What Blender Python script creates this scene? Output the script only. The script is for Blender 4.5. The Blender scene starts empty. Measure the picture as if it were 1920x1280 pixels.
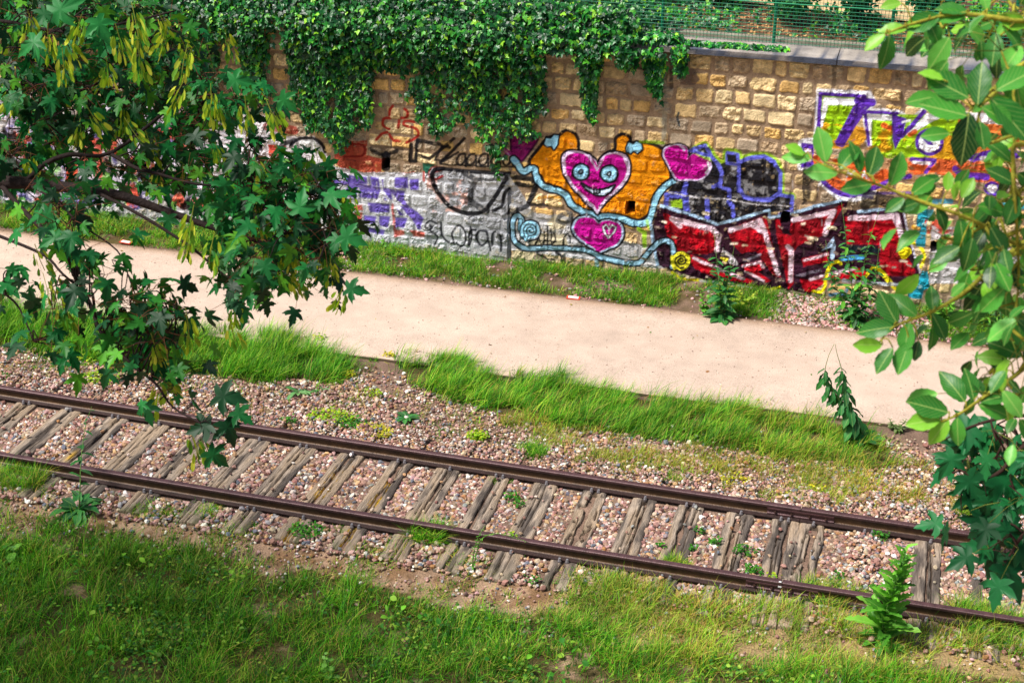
import bpy, math, random
import numpy as np
from mathutils import Vector, Matrix
random.seed(7); RS = np.random.RandomState(7)
S = bpy.context.scene; C = S.collection

# ---------------------------------------------------------------- camera, world, sun, exposure
F_PX, YAW, PIT, ROLL = 2870.74, -0.268594, 0.445564, 0.00817094
CAM = np.array([0.0, -14.24765, 9.02838])
FW = np.array([math.sin(YAW)*math.cos(PIT), math.cos(YAW)*math.cos(PIT), -math.sin(PIT)])
R0 = np.array([math.cos(YAW), -math.sin(YAW), 0]); U0 = np.cross(R0, FW)
RT = R0*math.cos(ROLL)+U0*math.sin(ROLL); UP = -R0*math.sin(ROLL)+U0*math.cos(ROLL)
cd = bpy.data.cameras.new('camera'); co = bpy.data.objects.new('camera', cd); C.objects.link(co)
cd.sensor_width = 36; cd.lens = F_PX/1920*36; cd.clip_start = .05; cd.clip_end = 500
cd.dof.use_dof = True; cd.dof.focus_distance = 17.5; cd.dof.aperture_fstop = 10
co.matrix_world = Matrix(((RT[0],UP[0],-FW[0],CAM[0]),(RT[1],UP[1],-FW[1],CAM[1]),(RT[2],UP[2],-FW[2],CAM[2]),(0,0,0,1)))
S.camera = co
W = bpy.data.worlds.new("World"); S.world = W; W.use_nodes = True
SUN_EL, SUN_AZ = math.radians(58), math.radians(235)      # azimuth clockwise from +Y
nt = W.node_tree; sky = nt.nodes.new('ShaderNodeTexSky'); sky.sky_type = 'NISHITA'; sky.sun_disc = False
sky.sun_elevation = SUN_EL; sky.sun_rotation = SUN_AZ; sky.air_density = 1.3; sky.dust_density = 3.0; sky.ozone_density = .6
bg = nt.nodes['Background']; bg.inputs['Strength'].default_value = 0.08
nt.links.new(sky.outputs[0], bg.inputs['Color'])
sl = bpy.data.lights.new('sun', 'SUN'); so = bpy.data.objects.new('sun', sl); C.objects.link(so)
sl.energy = 4.6; sl.angle = math.radians(15); sl.color = (1, .955, .89)
sd = Vector((math.sin(SUN_AZ)*math.cos(SUN_EL), math.cos(SUN_AZ)*math.cos(SUN_EL), math.sin(SUN_EL)))
so.rotation_euler = sd.to_track_quat('Z', 'Y').to_euler()
S.view_settings.view_transform = 'Standard'; S.view_settings.look = 'None'
S.view_settings.exposure = 0.33; S.view_settings.gamma = 1
S.render.engine = 'CYCLES'

# ---------------------------------------------------------------- helpers
def ray(x, y): return FW + RT*(x-960)/F_PX + UP*(640-y)/F_PX
def onZ(x, y, Z): d = ray(x, y); return CAM + d*(Z-CAM[2])/d[2]
def onY(x, y, Y): d = ray(x, y); return CAM + d*(Y-CAM[1])/d[1]
def at(x, y, D): return CAM + ray(x, y)*D
def proj(P):
    d = np.asarray(P)-CAM; z = d@FW
    return 960+F_PX*(d@RT)/z, 640-F_PX*(d@UP)/z
def lin(c):
    c = np.asarray(c, float)/255.
    return np.where(c <= .04045, c/12.92, ((c+.055)/1.055)**2.4)
def hsh(i, j, s):
    n = (i.astype(np.int64)*374761393 + j.astype(np.int64)*668265263 + s*974711) & 0xffffffff
    n = ((n ^ (n >> 13))*1274126177) & 0xffffffff
    return ((n ^ (n >> 16)) & 0xffff)/65535.
def vn(x, y, s, seed=0):
    x = np.asarray(x, float)/s; y = np.asarray(y, float)/s
    i = np.floor(x); j = np.floor(y); u = x-i; v = y-j
    u = u*u*(3-2*u); v = v*v*(3-2*v)
    a = hsh(i, j, seed); b = hsh(i+1, j, seed); c = hsh(i, j+1, seed); d = hsh(i+1, j+1, seed)
    return (a*(1-u)+b*u)*(1-v)+(c*(1-u)+d*u)*v
def fbm(x, y, s, seed=0, o=4):
    r = 0; t = 0; a = 1
    for k in range(o): r = r+a*vn(x, y, s, seed+k*17); t += a; a *= .55; s *= .5
    return r/t
def sstep(a, b, x): t = np.clip((x-a)/(b-a), 0, 1); return t*t*(3-2*t)
def inpoly(x, y, P):
    r = np.zeros(np.shape(x), bool); n = len(P)
    for k in range(n):
        x1, y1 = P[k]; x2, y2 = P[(k+1) % n]
        if y1 == y2: continue
        c = ((y1 > y) != (y2 > y)) & (x < (x2-x1)*(y-y1)/(y2-y1)+x1); r ^= c
    return r
def norm(v): return v/np.maximum(np.linalg.norm(v, axis=-1, keepdims=True), 1e-9)

def mkmesh(name, V, sizes, idx, col=None, uv=None, smooth=False):
    me = bpy.data.meshes.new(name); V = np.asarray(V, np.float32)
    sizes = np.asarray(sizes, np.int32); idx = np.asarray(idx, np.int32)
    me.vertices.add(len(V)); me.vertices.foreach_set('co', V.ravel())
    me.loops.add(len(idx)); me.loops.foreach_set('vertex_index', idx)
    me.polygons.add(len(sizes)); st = np.concatenate([[0], np.cumsum(sizes)[:-1]]).astype(np.int32)
    me.polygons.foreach_set('loop_start', st)
    me.polygons.foreach_set('use_smooth', np.full(len(sizes), smooth))
    me.update(calc_edges=True)
    if col is not None:
        a = me.color_attributes.new('Col', 'FLOAT_COLOR', 'POINT')
        c = np.ones((len(V), 4), np.float32); c[:, :3] = col; a.data.foreach_set('color', c.ravel())
    if uv is not None:
        l = me.uv_layers.new(name='UV'); l.data.foreach_set('uv', np.asarray(uv, np.float32)[idx].ravel())
    me.validate()
    return me
def link(name, me, mat, parent=None, loc=None):
    o = bpy.data.objects.new(name, me); C.objects.link(o)
    if mat and not me.materials: me.materials.append(mat)
    if parent: o.parent = parent
    if loc is not None: o.location = loc
    return o
def tag(o, label=None, cat=None, group=None, kind=None):
    if label: o['label'] = label
    if cat: o['category'] = cat
    if group: o['group'] = group
    if kind: o['kind'] = kind
    return o
def thing(name, label, cat, loc=(0, 0, 0), group=None):
    o = bpy.data.objects.new(name, None); C.objects.link(o); o.location = loc; o.empty_display_size = .1
    return tag(o, label, cat, group)

class MB:                     # collects shapes for ONE mesh object
    def __init__(s): s.V = []; s.S = []; s.I = []; s.K = []; s.U = []; s.n = 0
    def add(s, V, faces, col=(1, 1, 1), uv=None):
        V = np.asarray(V, float); s.V.append(V)
        for f in faces: s.S.append(len(f)); s.I.extend([i+s.n for i in f])
        s.K.append(np.broadcast_to(np.asarray(col, float), (len(V), 3)))
        s.U.append(np.zeros((len(V), 2)) if uv is None else np.asarray(uv, float)); s.n += len(V)
    def inst(s, T, M, P, col):          # template (V, faces, uv) x N matrices
        V, faces, uv = T[:3]; N = len(P)
        if N == 0: return
        A = np.einsum('nij,vj->nvi', M, V)+P[:, None, :]
        fs = np.array([len(f) for f in faces]); fl = np.concatenate([np.array(f) for f in faces])
        s.V.append(A.reshape(-1, 3)); s.S.extend(np.tile(fs, N).tolist())
        s.I.extend((np.arange(N)[:, None]*len(V)+fl[None, :]+s.n).ravel().tolist())
        c = np.asarray(col, float)
        c = np.broadcast_to(c if c.ndim == 3 else (c[:, None, :] if c.ndim == 2 else c), (N, len(V), 3)).reshape(-1, 3)
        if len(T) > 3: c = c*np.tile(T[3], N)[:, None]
        s.K.append(c); s.U.append(np.tile(uv, (N, 1))); s.n += N*len(V)
    def box(s, a, b, col=(1, 1, 1)):
        x0, y0, z0 = a; x1, y1, z1 = b
        V = [(x0,y0,z0),(x1,y0,z0),(x1,y1,z0),(x0,y1,z0),(x0,y0,z1),(x1,y0,z1),(x1,y1,z1),(x0,y1,z1)]
        s.add(V, [(0,3,2,1),(4,5,6,7),(0,1,5,4),(1,2,6,5),(2,3,7,6),(3,0,4,7)], col)
    def tube(s, P, R, n=6, col=(1, 1, 1)):
        P = np.asarray(P, float); R = np.broadcast_to(np.asarray(R, float), (len(P),)); k = len(P)
        t = norm(np.gradient(P, axis=0)); ref = np.array([0, 0, 1.]) if abs(t[0][2]) < .9 else np.array([1., 0, 0])
        V = []
        for i in range(k):
            u = norm(np.cross(t[i], ref)); w = np.cross(u, t[i])
            for a in range(n):
                th = 2*math.pi*a/n; V.append(P[i]+R[i]*(u*math.cos(th)+w*math.sin(th)))
        F = [(i*n+a, i*n+(a+1) % n, (i+1)*n+(a+1) % n, (i+1)*n+a) for i in range(k-1) for a in range(n)]
        F += [tuple(range(n))[::-1], tuple((k-1)*n+a for a in range(n))]
        s.add(V, F, col)
    def build(s, name, mat, parent=None, smooth=False, uv=False, loc=None):
        V = np.concatenate(s.V)
        if loc is not None: V = V-np.asarray(loc)
        me = mkmesh(name, V, s.S, s.I, np.concatenate(s.K), np.concatenate(s.U) if uv else None, smooth)
        return link(name, me, mat, parent, loc)

# ---------------------------------------------------------------- materials
def mat(name, rough=.8, spec=.3, bump=0, bscale=60, var=.25, vscale=25, transl=0, metal=0, base=None, stretch=None, fine=0, fscale=200):
    m = bpy.data.materials.new(name); m.use_nodes = True; N = m.node_tree.nodes; L = m.node_tree.links
    b = N['Principled BSDF']; b.inputs['Roughness'].default_value = rough; b.inputs['Metallic'].default_value = metal
    b.inputs['Specular IOR Level'].default_value = spec
    tc = N.new('ShaderNodeTexCoord'); mp = N.new('ShaderNodeMapping'); L.new(tc.outputs['Object'], mp.inputs[0])
    if stretch: mp.inputs['Scale'].default_value = stretch
    if base is None:
        a = N.new('ShaderNodeAttribute'); a.attribute_name = 'Col'; src = a.outputs['Color']
    else:
        r = N.new('ShaderNodeRGB'); r.outputs[0].default_value = (*lin(base), 1); src = r.outputs[0]
    def mulnoise(src, scale, amt, det=4):
        n = N.new('ShaderNodeTexNoise'); n.inputs['Scale'].default_value = scale; n.inputs['Detail'].default_value = det
        L.new(mp.outputs[0], n.inputs['Vector'])
        r = N.new('ShaderNodeMapRange'); r.inputs['From Min'].default_value = .3; r.inputs['From Max'].default_value = .7
        r.inputs['To Min'].default_value = 1-amt; r.inputs['To Max'].default_value = 1+amt
        L.new(n.outputs['Fac'], r.inputs['Value'])
        v = N.new('ShaderNodeVectorMath'); v.operation = 'SCALE'; L.new(src, v.inputs[0]); L.new(r.outputs[0], v.inputs['Scale'])
        return v.outputs[0]
    if var: src = mulnoise(src, vscale, var)
    if fine: src = mulnoise(src, fscale, fine, 2)
    L.new(src, b.inputs['Base Color'])
    if bump:
        n = N.new('ShaderNodeTexNoise'); n.inputs['Scale'].default_value = bscale; n.inputs['Detail'].default_value = 6
        L.new(mp.outputs[0], n.inputs['Vector']); bp = N.new('ShaderNodeBump'); bp.inputs['Strength'].default_value = bump
        bp.inputs['Distance'].default_value = .02; L.new(n.outputs['Fac'], bp.inputs['Height']); L.new(bp.outputs[0], b.inputs['Normal'])
    if transl:
        t = N.new('ShaderNodeBsdfTranslucent'); L.new(src, t.inputs['Color']); mx = N.new('ShaderNodeMixShader')
        mx.inputs[0].default_value = transl; L.new(b.outputs[0], mx.inputs[1]); L.new(t.outputs[0], mx.inputs[2])
        L.new(mx.outputs[0], N['Material Output'].inputs['Surface'])
    return m
def leafmat(name, rough, transl, vein):      # UV: x across (-.5...5), y along; pale midrib and side veins
    m = mat(name, rough=rough, spec=.35, var=.12, vscale=14, transl=transl)
    N = m.node_tree.nodes; L = m.node_tree.links; b = N['Principled BSDF']
    uv = N.new('ShaderNodeUVMap'); uv.uv_map = 'UV'; sp = N.new('ShaderNodeSeparateXYZ'); L.new(uv.outputs[0], sp.inputs[0])
    def M(op, a, c=None):
        n = N.new('ShaderNodeMath'); n.operation = op
        for i, v in enumerate((a, c)):
            if v is None: continue
            if isinstance(v, (int, float)): n.inputs[i].default_value = v
            else: L.new(v, n.inputs[i])
        return n.outputs[0]
    ax = M('ABSOLUTE', sp.outputs[0]); mid = M('LESS_THAN', ax, .022)
    q = M('MULTIPLY', M('SUBTRACT', sp.outputs[1], M('MULTIPLY', ax, .8)), 8.)
    fr = M('FRACT', q); side = M('MULTIPLY', M('LESS_THAN', fr, .13), .45)
    fac = M('MULTIPLY', M('MAXIMUM', mid, side), vein)
    old = b.inputs['Base Color'].links[0].from_socket
    mx = N.new('ShaderNodeMixRGB'); mx.inputs[2].default_value = (*lin((190, 215, 120)), 1); L.new(fac, mx.inputs[0]); L.new(old, mx.inputs[1])
    L.new(mx.outputs[0], b.inputs['Base Color'])
    return m
M_stone = mat('masonry_stone', .9, .12, bump=.55, bscale=45, var=.22, vscale=9, fine=.22, fscale=70)
M_coping = mat('coping_concrete', .85, .25, bump=.4, bscale=40, var=.3, vscale=3, fine=.2, fscale=60)
M_ground = mat('earth', .95, .1, bump=.8, bscale=40, var=.25, vscale=4, fine=.35, fscale=60)
M_path = mat('path_sand', .92, .15, bump=.35, bscale=90, var=.10, vscale=3.5, fine=.22, fscale=75)
M_gravel = mat('ballast_stone', .8, .3, var=.15, vscale=30, bump=.3, bscale=120)
M_wood = mat('weathered_oak', .9, .15, bump=.9, bscale=18, var=.2, vscale=8, stretch=(8, .45, 5), fine=.3, fscale=20)
M_rust = mat('rusted_steel', .5, .5, bump=.25, bscale=60, var=.3, vscale=14, fine=.15, fscale=120, metal=.25)
M_screw = mat('screw_steel', .45, .5, var=.3, vscale=60, metal=.5)
M_grass = mat('grass_blade', .6, .3, var=0, transl=.35)
M_leaf = leafmat('broad_leaf', .4, .25, .6)
M_maple = mat('maple_leaf', .5, .3, var=.15, vscale=30, transl=.22)
M_ivy = mat('ivy_leaf', .38, .45, var=.12, vscale=40, transl=.15)
M_weed = leafmat('weed_leaf', .5, .3, .5)
M_bark = mat('bark', .85, .2, bump=.5, bscale=60, var=.3, vscale=30)
M_green = mat('green_paint', .5, .4, var=.15, vscale=20)
M_plain = mat('plain_matte', .6, .3, var=.08, vscale=30)

# ---------------------------------------------------------------- leaf templates: (V, faces, uv, shade)
def tmpl_outline(half, droop=.25, fold=.25, cy=.25, seed=0):
    r = [(x, y) for x, y in half]; l = [(-x, y) for x, y in half[1:-1]][::-1]
    P = np.array(r+l); rs = np.random.RandomState(seed); P = P+rs.normal(0, .01, P.shape)
    c = np.array([[0, cy]]); P = np.concatenate([c, P]); x, y = P[:, 0], P[:, 1]
    z = -droop*(x*x*1.2+np.clip(y-.2, 0, 2)**2)+fold*np.abs(x)*.4+rs.normal(0, .007, len(x))+.03*np.sin(x*5+seed*2)*np.cos(y*4+seed)
    n = len(P)-1; F = [(0, 1+k, 1+(k+1) % n) for k in range(n)]
    return (np.stack([x, y, z], 1), F, np.stack([x, y], 1), np.ones(n+1))
MAPLE = [(0,0),(.08,-.06),(.22,-.12),(.40,-.10),(.34,.0),(.24,.10),(.40,.13),(.50,.22),(.66,.40),(.50,.38),(.47,.47),(.34,.38),(.17,.38),(.24,.52),(.20,.60),(.25,.70),(.13,.78),(.09,.90),(0,1.06)]
MAPLES = [tmpl_outline(MAPLE, d, f, .24, s) for s, (d, f) in enumerate([(.3, .3), (.55, .1), (.15, .5), (.8, .35)])]
IVY = [(0,0),(.2,-.08),(.38,.02),(.34,.16),(.5,.3),(.46,.42),(.26,.42),(.2,.62),(.1,.8),(0,1)]
IVIES = [tmpl_outline(IVY, d, f, .3, s) for s, (d, f) in enumerate([(.3, .3), (.5, 0), (.1, .5)])]
def tmpl_blade_leaf(wid, n=7, droop=.3, fold=.35, serr=0, peak=.45, wave=0, seed=0, tip=.7):
    rs = np.random.RandomState(seed); V = []; uv = []
    for k in range(n):
        t = k/(n-1); p = (t/peak)**.75 if t < peak else ((1-t)/(1-peak))**tip
        w = wid*.5*math.sin(min(1, p)*math.pi/2); w += serr*wid*(k % 2)*(0 < k < n-1)
        z = -droop*t*t; wv = wave*math.sin(k*1.9+seed)
        V += [(-w, t, z+fold*w+wv), (0, t, z), (w, t, z+fold*w-wv)]; uv += [(-w/wid, t), (0, t), (w/wid, t)]
    F = []
    for k in range(n-1):
        a = 3*k; F += [(a, a+1, a+4, a+3), (a+1, a+2, a+5, a+4)]
    return (np.array(V), F, np.array(uv), np.ones(len(V)))
SALLOW = [tmpl_blade_leaf(.53, 13, d, f, .03, .56, .016, s, 1.05) for s, (d, f) in enumerate([(.12, .35), (.3, .2), (.05, .5), (.5, .4)])]
LANCE = [tmpl_blade_leaf(.2, 8, d, .5, .15, .4, .01, s) for s, d in enumerate([.25, .6, .1])]
TOOTH = [tmpl_blade_leaf(.25, 13, d, .5, .22, .4, .015, s) for s, d in enumerate([.2, .45, .1])]
BROAD = [tmpl_blade_leaf(.32, 8, d, .4, .12, .55, .02, s) for s, d in enumerate([.3, .7, .15])]
ROUND = [tmpl_blade_leaf(.75, 5, d, .2, 0, .55, 0, s) for s, d in enumerate([.15, .4])]
WING = [tmpl_blade_leaf(.32, 6, .1, .1, 0, .68, 0, 1)]
def tmpl_grass(lean, curl):
    V = []; n = 4
    for k in range(n):
        t = k/(n-1); w = .5*(1-t**1.5); y = lean*t+curl*t*t; z = t*(1-.25*curl*t)
        V += [(-w, y, z), (w, y, z)] if k < n-1 else [(0, y, z)]
    V = np.array(V, float)
    return (V, [(0, 1, 3, 2), (2, 3, 5, 4), (4, 5, 6)], V[:, :2], np.array([.85, .85, .95, .95, 1.05, 1.05, 1.1]))  # blade colour darkened at the base: shade between blades painted in
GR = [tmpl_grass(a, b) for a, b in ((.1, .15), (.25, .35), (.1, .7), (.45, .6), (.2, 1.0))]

def frames(Y, Z, scale, wid=None):      # matrices with local y=Y, local z~Z
    Y = norm(np.asarray(Y, float)); X = norm(np.cross(Y, Z)); Zn = np.cross(X, Y); s = np.asarray(scale)[:, None]
    w = s if wid is None else np.asarray(wid)[:, None]
    return np.stack([X*w, Y*s, Zn*s], axis=2)
def scatter(mb, T, P, Y, Z, sc, col):
    P = np.asarray(P, float); M = frames(Y, Z, sc); k = RS.randint(0, len(T), len(P))
    for i, t in enumerate(T):
        q = k == i; mb.inst(t, M[q], P[q], np.asarray(col)[q])
def pick(n, pal, jit=.12, w=None):
    pal = lin(np.array(pal)); k = RS.choice(len(pal), n, p=None if w is None else np.array(w)/sum(w))
    return np.clip(pal[k]*(1+RS.normal(0, jit, (n, 1)))*(1+RS.normal(0, jit*.25, (n, 3))), .003, 1)

# ---------------------------------------------------------------- terrain
KC = .00147228
def bend(X, Y): return X-Y*KC*X, Y+KC*X*X/2
def gz(X, Y):
    X = np.asarray(X, float); Y = np.asarray(Y, float)
    z = np.full(np.broadcast(X, Y).shape, -.19)
    z = z-.05*sstep(-1.2, -1.6, Y)-.03*sstep(-2, -4, Y)+.02*sstep(1.2, 2.6, Y)
    z = z+.055*sstep(5.95, 6.9, Y)
    z = z+.05*(fbm(X, Y, .9, 3)-.5)*(sstep(-1.7, -2.2, Y)+sstep(6.1, 6.4, Y)*sstep(7.1, 6.9, Y)+.5*sstep(2, 2.4, Y)*sstep(3.1, 2.9, Y))
    return z+.02*(fbm(X, Y, .12, 5)-.5)
GRASS_LOW = [(-300,945),(0,970),(40,1000),(110,975),(200,985),(300,1015),(420,1035),(500,1080),(560,1068),(640,1082),(720,1100),(830,1135),(950,1150),(1080,1175),(1200,1215),(1350,1225),(1500,1235),(1700,1240),(2300,1290),(2300,1700),(-700,1700)]
DRY_R = [(1060,1100),(1110,1070),(1200,1090),(1300,1085),(1500,1120),(1600,1130),(1750,1170),(1950,1200),(2300,1240),(2300,1300),(1500,1250),(1200,1230),(1060,1200),(1000,1150)]
VERGE_L = [(-300,520),(0,575),(60,590),(150,602),(280,628),(370,632),(480,632),(560,650),(640,676),(665,705),(640,722),(560,715),(480,722),(400,705),(300,700),(180,680),(80,665),(0,650),(-300,610)]
VERGE_R = [(745,682),(800,672),(860,690),(950,712),(1100,735),(1300,762),(1450,780),(1560,792),(1625,810),(1660,845),(1690,872),(1640,885),(1560,870),(1450,862),(1300,835),(1150,815),(1050,805),(950,780),(850,755),(770,720)]
WALLV = [(-300,350),(0,375),(240,400),(700,462),(950,495),(1200,525),(1400,560),(1560,575),(1900,610),(1900,660),(1700,625),(1300,585),(1100,560),(1000,552),(740,518),(640,505),(400,475),(240,450),(0,422),(-300,390)]
def world_poly_mask(X, Y, P, Z=-.2):
    px, py = proj(np.stack([X, Y, np.full_like(X, Z)], -1)); return inpoly(px, py, P)
def soil_terrain():
    xs = np.arange(-17, 6, .05); ys = np.concatenate([np.arange(-9, -5, .1), np.arange(-5, 7.06, .05)])
    xs = np.concatenate([[-150, -60, -30, -20], xs, [8, 15, 30, 60, 150]]); ys = np.concatenate([[-150, -60, -30, -15], ys])
    X, Y = np.meshgrid(xs, ys); Z = gz(X, Y); px, py = proj(np.stack([X, Y, Z], -1))
    dirt = lin((160, 132, 108)); fines = lin((122, 100, 86)); soil = lin((84, 74, 44)); tan = lin((150, 128, 88))
    n1 = fbm(X, Y, .5, 11)[..., None]; n2 = fbm(X, Y, .16, 12)[..., None]
    c = np.broadcast_to(fines, X.shape+(3,)).copy()
    a = sstep(-1.15, -1.35, Y)[..., None]; c = c*(1-a)+dirt*a
    brown = lin((112, 84, 56)); a = a*sstep(.48, .62, n2)*sstep(-2.0, -1.5, Y)[..., None]*.8; c = c*(1-a)+brown*a
    g = inpoly(px, py, GRASS_LOW)[..., None]*sstep(.30, .42, n1*.6+n2*.4); c = c*(1-g)+soil*g
    g = inpoly(px, py, DRY_R)[..., None]*.8; c = c*(1-g)+tan*g
    g = (inpoly(px, py, VERGE_L) | inpoly(px, py, VERGE_R))[..., None]*1.; c = c*(1-g)+soil*g
    g = (Y > 5.9)[..., None]*sstep(.35, .6, n1); c = c*(1-g)+soil*g
    c = c*(.85+.3*n2)
    h, w = X.shape; i = (np.arange(h-1)[:, None]*w+np.arange(w-1)[None]).ravel()
    idx = np.stack([i, i+1, i+w+1, i+w], 1).ravel()
    me = mkmesh('ground', np.stack([X, Y, Z], -1).reshape(-1, 3), np.full(len(i), 4), idx, c.reshape(-1, 3), smooth=True)
    tag(link('ground', me, M_ground), kind='structure')
soil_terrain()
def path_sheet():
    xs = np.concatenate([[-60, -25], np.arange(-17, 6.01, .1), [15, 60]])
    yn = 3.22+.05*(fbm(xs, xs*0, 1.2, 31)-.5)+.012*np.clip(-8-xs, 0, 9)+.06*sstep(-3, 0, xs); yf = 5.96+.05*(fbm(xs, xs*0, .5, 33)-.5)
    rows = 26; V = []; c = []
    for k in range(rows):
        t = k/(rows-1); y = yn*(1-t)+yf*t; z = np.full_like(xs, -.145)+.012*np.sin(t*math.pi)+.006*(fbm(xs, y, .7, 35)-.5)
        V.append(np.stack([xs, y, z], 1)); n = fbm(xs, y, .45, 36)*.6+.4*fbm(xs*.3, y, .12, 38); n2 = fbm(xs, y, 2.2, 37)
        col = lin((194, 173, 157))[None]*(.90+.20*n[:, None])*(.90+.20*n2[:, None])
        e = (1-sstep(0, .07, np.minimum(t, 1-t)))*.35; col = col*(1-e)+lin((170, 140, 110))*e; ef = (sstep(.13, .0, 1-t+.06*(fbm(xs, y, .3, 39)-.5))*.55)[:, None]; col = col*(1-ef)+lin((150, 118, 92))*ef; c.append(col)
    V.insert(0, V[0]-np.array([0, 0, .09])); c.insert(0, c[0]*.8); V.append(V[-1]-np.array([0, 0, .09])); c.append(c[-1]*.8)
    V = np.concatenate(V); w = len(xs); h = rows+2
    i = (np.arange(h-1)[:, None]*w+np.arange(w-1)[None]).ravel(); idx = np.stack([i, i+1, i+w+1, i+w], 1).ravel()
    tag(link('path', mkmesh('path', V, np.full(len(i), 4), idx, np.concatenate(c), smooth=True), M_path), kind='structure')
    m = MB(); N = 9000; X = RS.uniform(-15, 4, N); Y = 3.24+2.7*np.clip(np.where(RS.rand(N) < .55, RS.beta(.45, .45, N), RS.rand(N)), .005, .995)
    oc = (np.array([(1,0,0),(0,1,0),(-1,0,0),(0,-1,0),(0,0,.7),(0,0,-.7)], float), [(0,1,4),(1,2,4),(2,3,4),(3,0,4),(1,0,5),(2,1,5),(3,2,5),(0,3,5)], np.zeros((6, 2)))
    sz = np.clip(np.exp(RS.normal(math.log(.006), .45, N)), .003, .02); a = RS.uniform(0, 6.28, N); Mx = np.zeros((N, 3, 3)); Mx[:, 0, 0] = np.cos(a)*sz; Mx[:, 1, 0] = np.sin(a)*sz; Mx[:, 0, 1] = -np.sin(a)*sz*.7; Mx[:, 1, 1] = np.cos(a)*sz*.7; Mx[:, 2, 2] = sz*.7
    m.inst(oc, Mx, np.stack([X, Y, -.145+.012*np.sin((Y-3.24)/2.7*math.pi)+sz*.2], 1), pick(N, [(150,124,110),(214,196,182),(120,96,84),(178,150,134),(196,176,160)], .15)); tag(m.build('path_grit', M_gravel), 'fine grit and small stones lying loose on the beige path', 'grit', kind='stuff')
    m = MB(); N = 46; X = RS.uniform(-13, 3, N); Y = RS.uniform(3.3, 5.9, N); scatter(m, ROUND, np.stack([X, Y, np.full(N, -.133)], 1), norm(RS.normal(0, 1, (N, 3))*np.array([1, 1, .1])), norm(np.array([0, 0, 1.])+RS.normal(0, .25, (N, 3))), RS.uniform(.03, .07, N), pick(N, [(150,150,60),(140,100,60),(90,120,50),(176,150,70)], .15)); tag(m.build('fallen_leaves', M_plain), 'a few small fallen leaves scattered over the path', 'leaves', kind='stuff')
    m = MB()
    for a in range(2, len(xs)-3):
        p, q = xs[a], xs[a+1]
        y1, y2 = yn[a]-.004, yn[a+1]-.004
        m.add([(p,y1-.015,-.22),(q,y2-.015,-.22),(q,y2,-.22),(p,y1,-.22),(p,y1-.015,-.132),(q,y2-.015,-.132),(q,y2,-.132),(p,y1,-.132)],
              [(4,5,6,7),(0,1,5,4),(2,3,7,6)], lin((96, 82, 66)))
    tag(m.build('path_edging', M_plain), kind='structure')
path_sheet()

# ---------------------------------------------------------------- the wall, painted in wall coordinates
class Canvas:
    def __init__(s, x0, x1, z0, z1, st):
        s.xs = np.arange(x0, x1, st); s.zs = np.arange(z0, z1+st*.5, st); s.X, s.Z = np.meshgrid(s.xs, s.zs); s.st = st
        s.px, s.py = proj(np.stack([s.X, np.full_like(s.X, 6.96), s.Z], -1))
        s.col = None; s.wear = 1
        s.jx = (fbm(s.X, s.Z, .08, 71)-.5)*1.6; s.jy = (fbm(s.X, s.Z, .08, 72)-.5)*1.6
    def _box(s, P, pad):
        P = np.asarray(P, float); w0 = [onY(x, y, 6.96) for x, y in P]
        a = np.array(w0); pd = pad/125.+.03
        i0 = max(0, int((a[:, 0].min()-pd-s.xs[0])/s.st)); i1 = int((a[:, 0].max()+pd-s.xs[0])/s.st)+2
        j0 = max(0, int((a[:, 2].min()-pd-s.zs[0])/s.st)); j1 = int((a[:, 2].max()+pd-s.zs[0])/s.st)+2
        return slice(j0, max(j0+1, j1)), slice(i0, max(i0+1, i1))
    def blend(s, b, a, c):
        a = np.clip(a, 0, 1)*s.wear[b]; a = (1-(1-a)**1.9)[..., None]; s.col[b] = s.col[b]*(1-a)+lin(c)*a
    def dist(s, b, P, closed=False):
        x = s.px[b]+s.jx[b]; y = s.py[b]+s.jy[b]; d = np.full(x.shape, 1e9); P = list(P)+([P[0]] if closed else [])
        for (x1, y1), (x2, y2) in zip(P[:-1], P[1:]):
            vx, vy = x2-x1, y2-y1; L = vx*vx+vy*vy+1e-9; t = np.clip(((x-x1)*vx+(y-y1)*vy)/L, 0, 1)
            d = np.minimum(d, np.hypot(x-x1-t*vx, y-y1-t*vy))
        return d
    def line(s, P, w, c, a=1, soft=1.3, closed=False):
        b = s._box(P, w+6); d = s.dist(b, P, closed); s.blend(b, a*(1-sstep(w/2-soft, w/2+soft, d)), c)
    def fill(s, P, c, a=1, soft=1.2):
        b = s._box(P, 6); d = s.dist(b, P, True); i = inpoly(s.px[b]+s.jx[b], s.py[b]+s.jy[b], P)
        s.blend(b, a*np.where(i, sstep(-soft, soft, d), 1-sstep(-soft, soft, d)), c)
    def patch(s, P, c, a, sc, th, seed):    # noisy patch
        b = s._box(P, 6); i = inpoly(s.px[b]+s.jx[b]*4, s.py[b]+s.jy[b]*4, P); n = fbm(s.X[b], s.Z[b], sc, seed)
        s.blend(b, a*i*sstep(th-.06, th+.06, n), c)
def smooth(P, closed=False, k=4):
    P = [np.array(p, float) for p in P]; n = len(P); out = []
    rng = range(n) if closed else range(n-1)
    for i in rng:
        p0 = P[(i-1) % n] if closed or i > 0 else P[i]; p1 = P[i]; p2 = P[(i+1) % n]
        p3 = P[(i+2) % n] if closed or i+2 < n else p2
        for j in range(k):
            t = j/k; out.append(tuple(.5*((2*p1)+(-p0+p2)*t+(2*p0-5*p1+4*p2-p3)*t*t+(-p0+3*p1-3*p2+p3)*t**3)))
    if not closed: out.append(tuple(P[-1]))
    return out
def zA(P): return [(900+x/3.2, 200+y/3.2) for x, y in P]
def zB(P): return [(1150+x/3.2, 340+y/3.2) for x, y in P]
def zC(P): return [(1420+x/2.976, 130+y/2.976) for x, y in P]
def zD(P): return [(560+x/3.5556, 180+y/3.5556) for x, y in P]
def zE(P): return [(x/2.723, y/2.723) for x, y in P]
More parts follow.
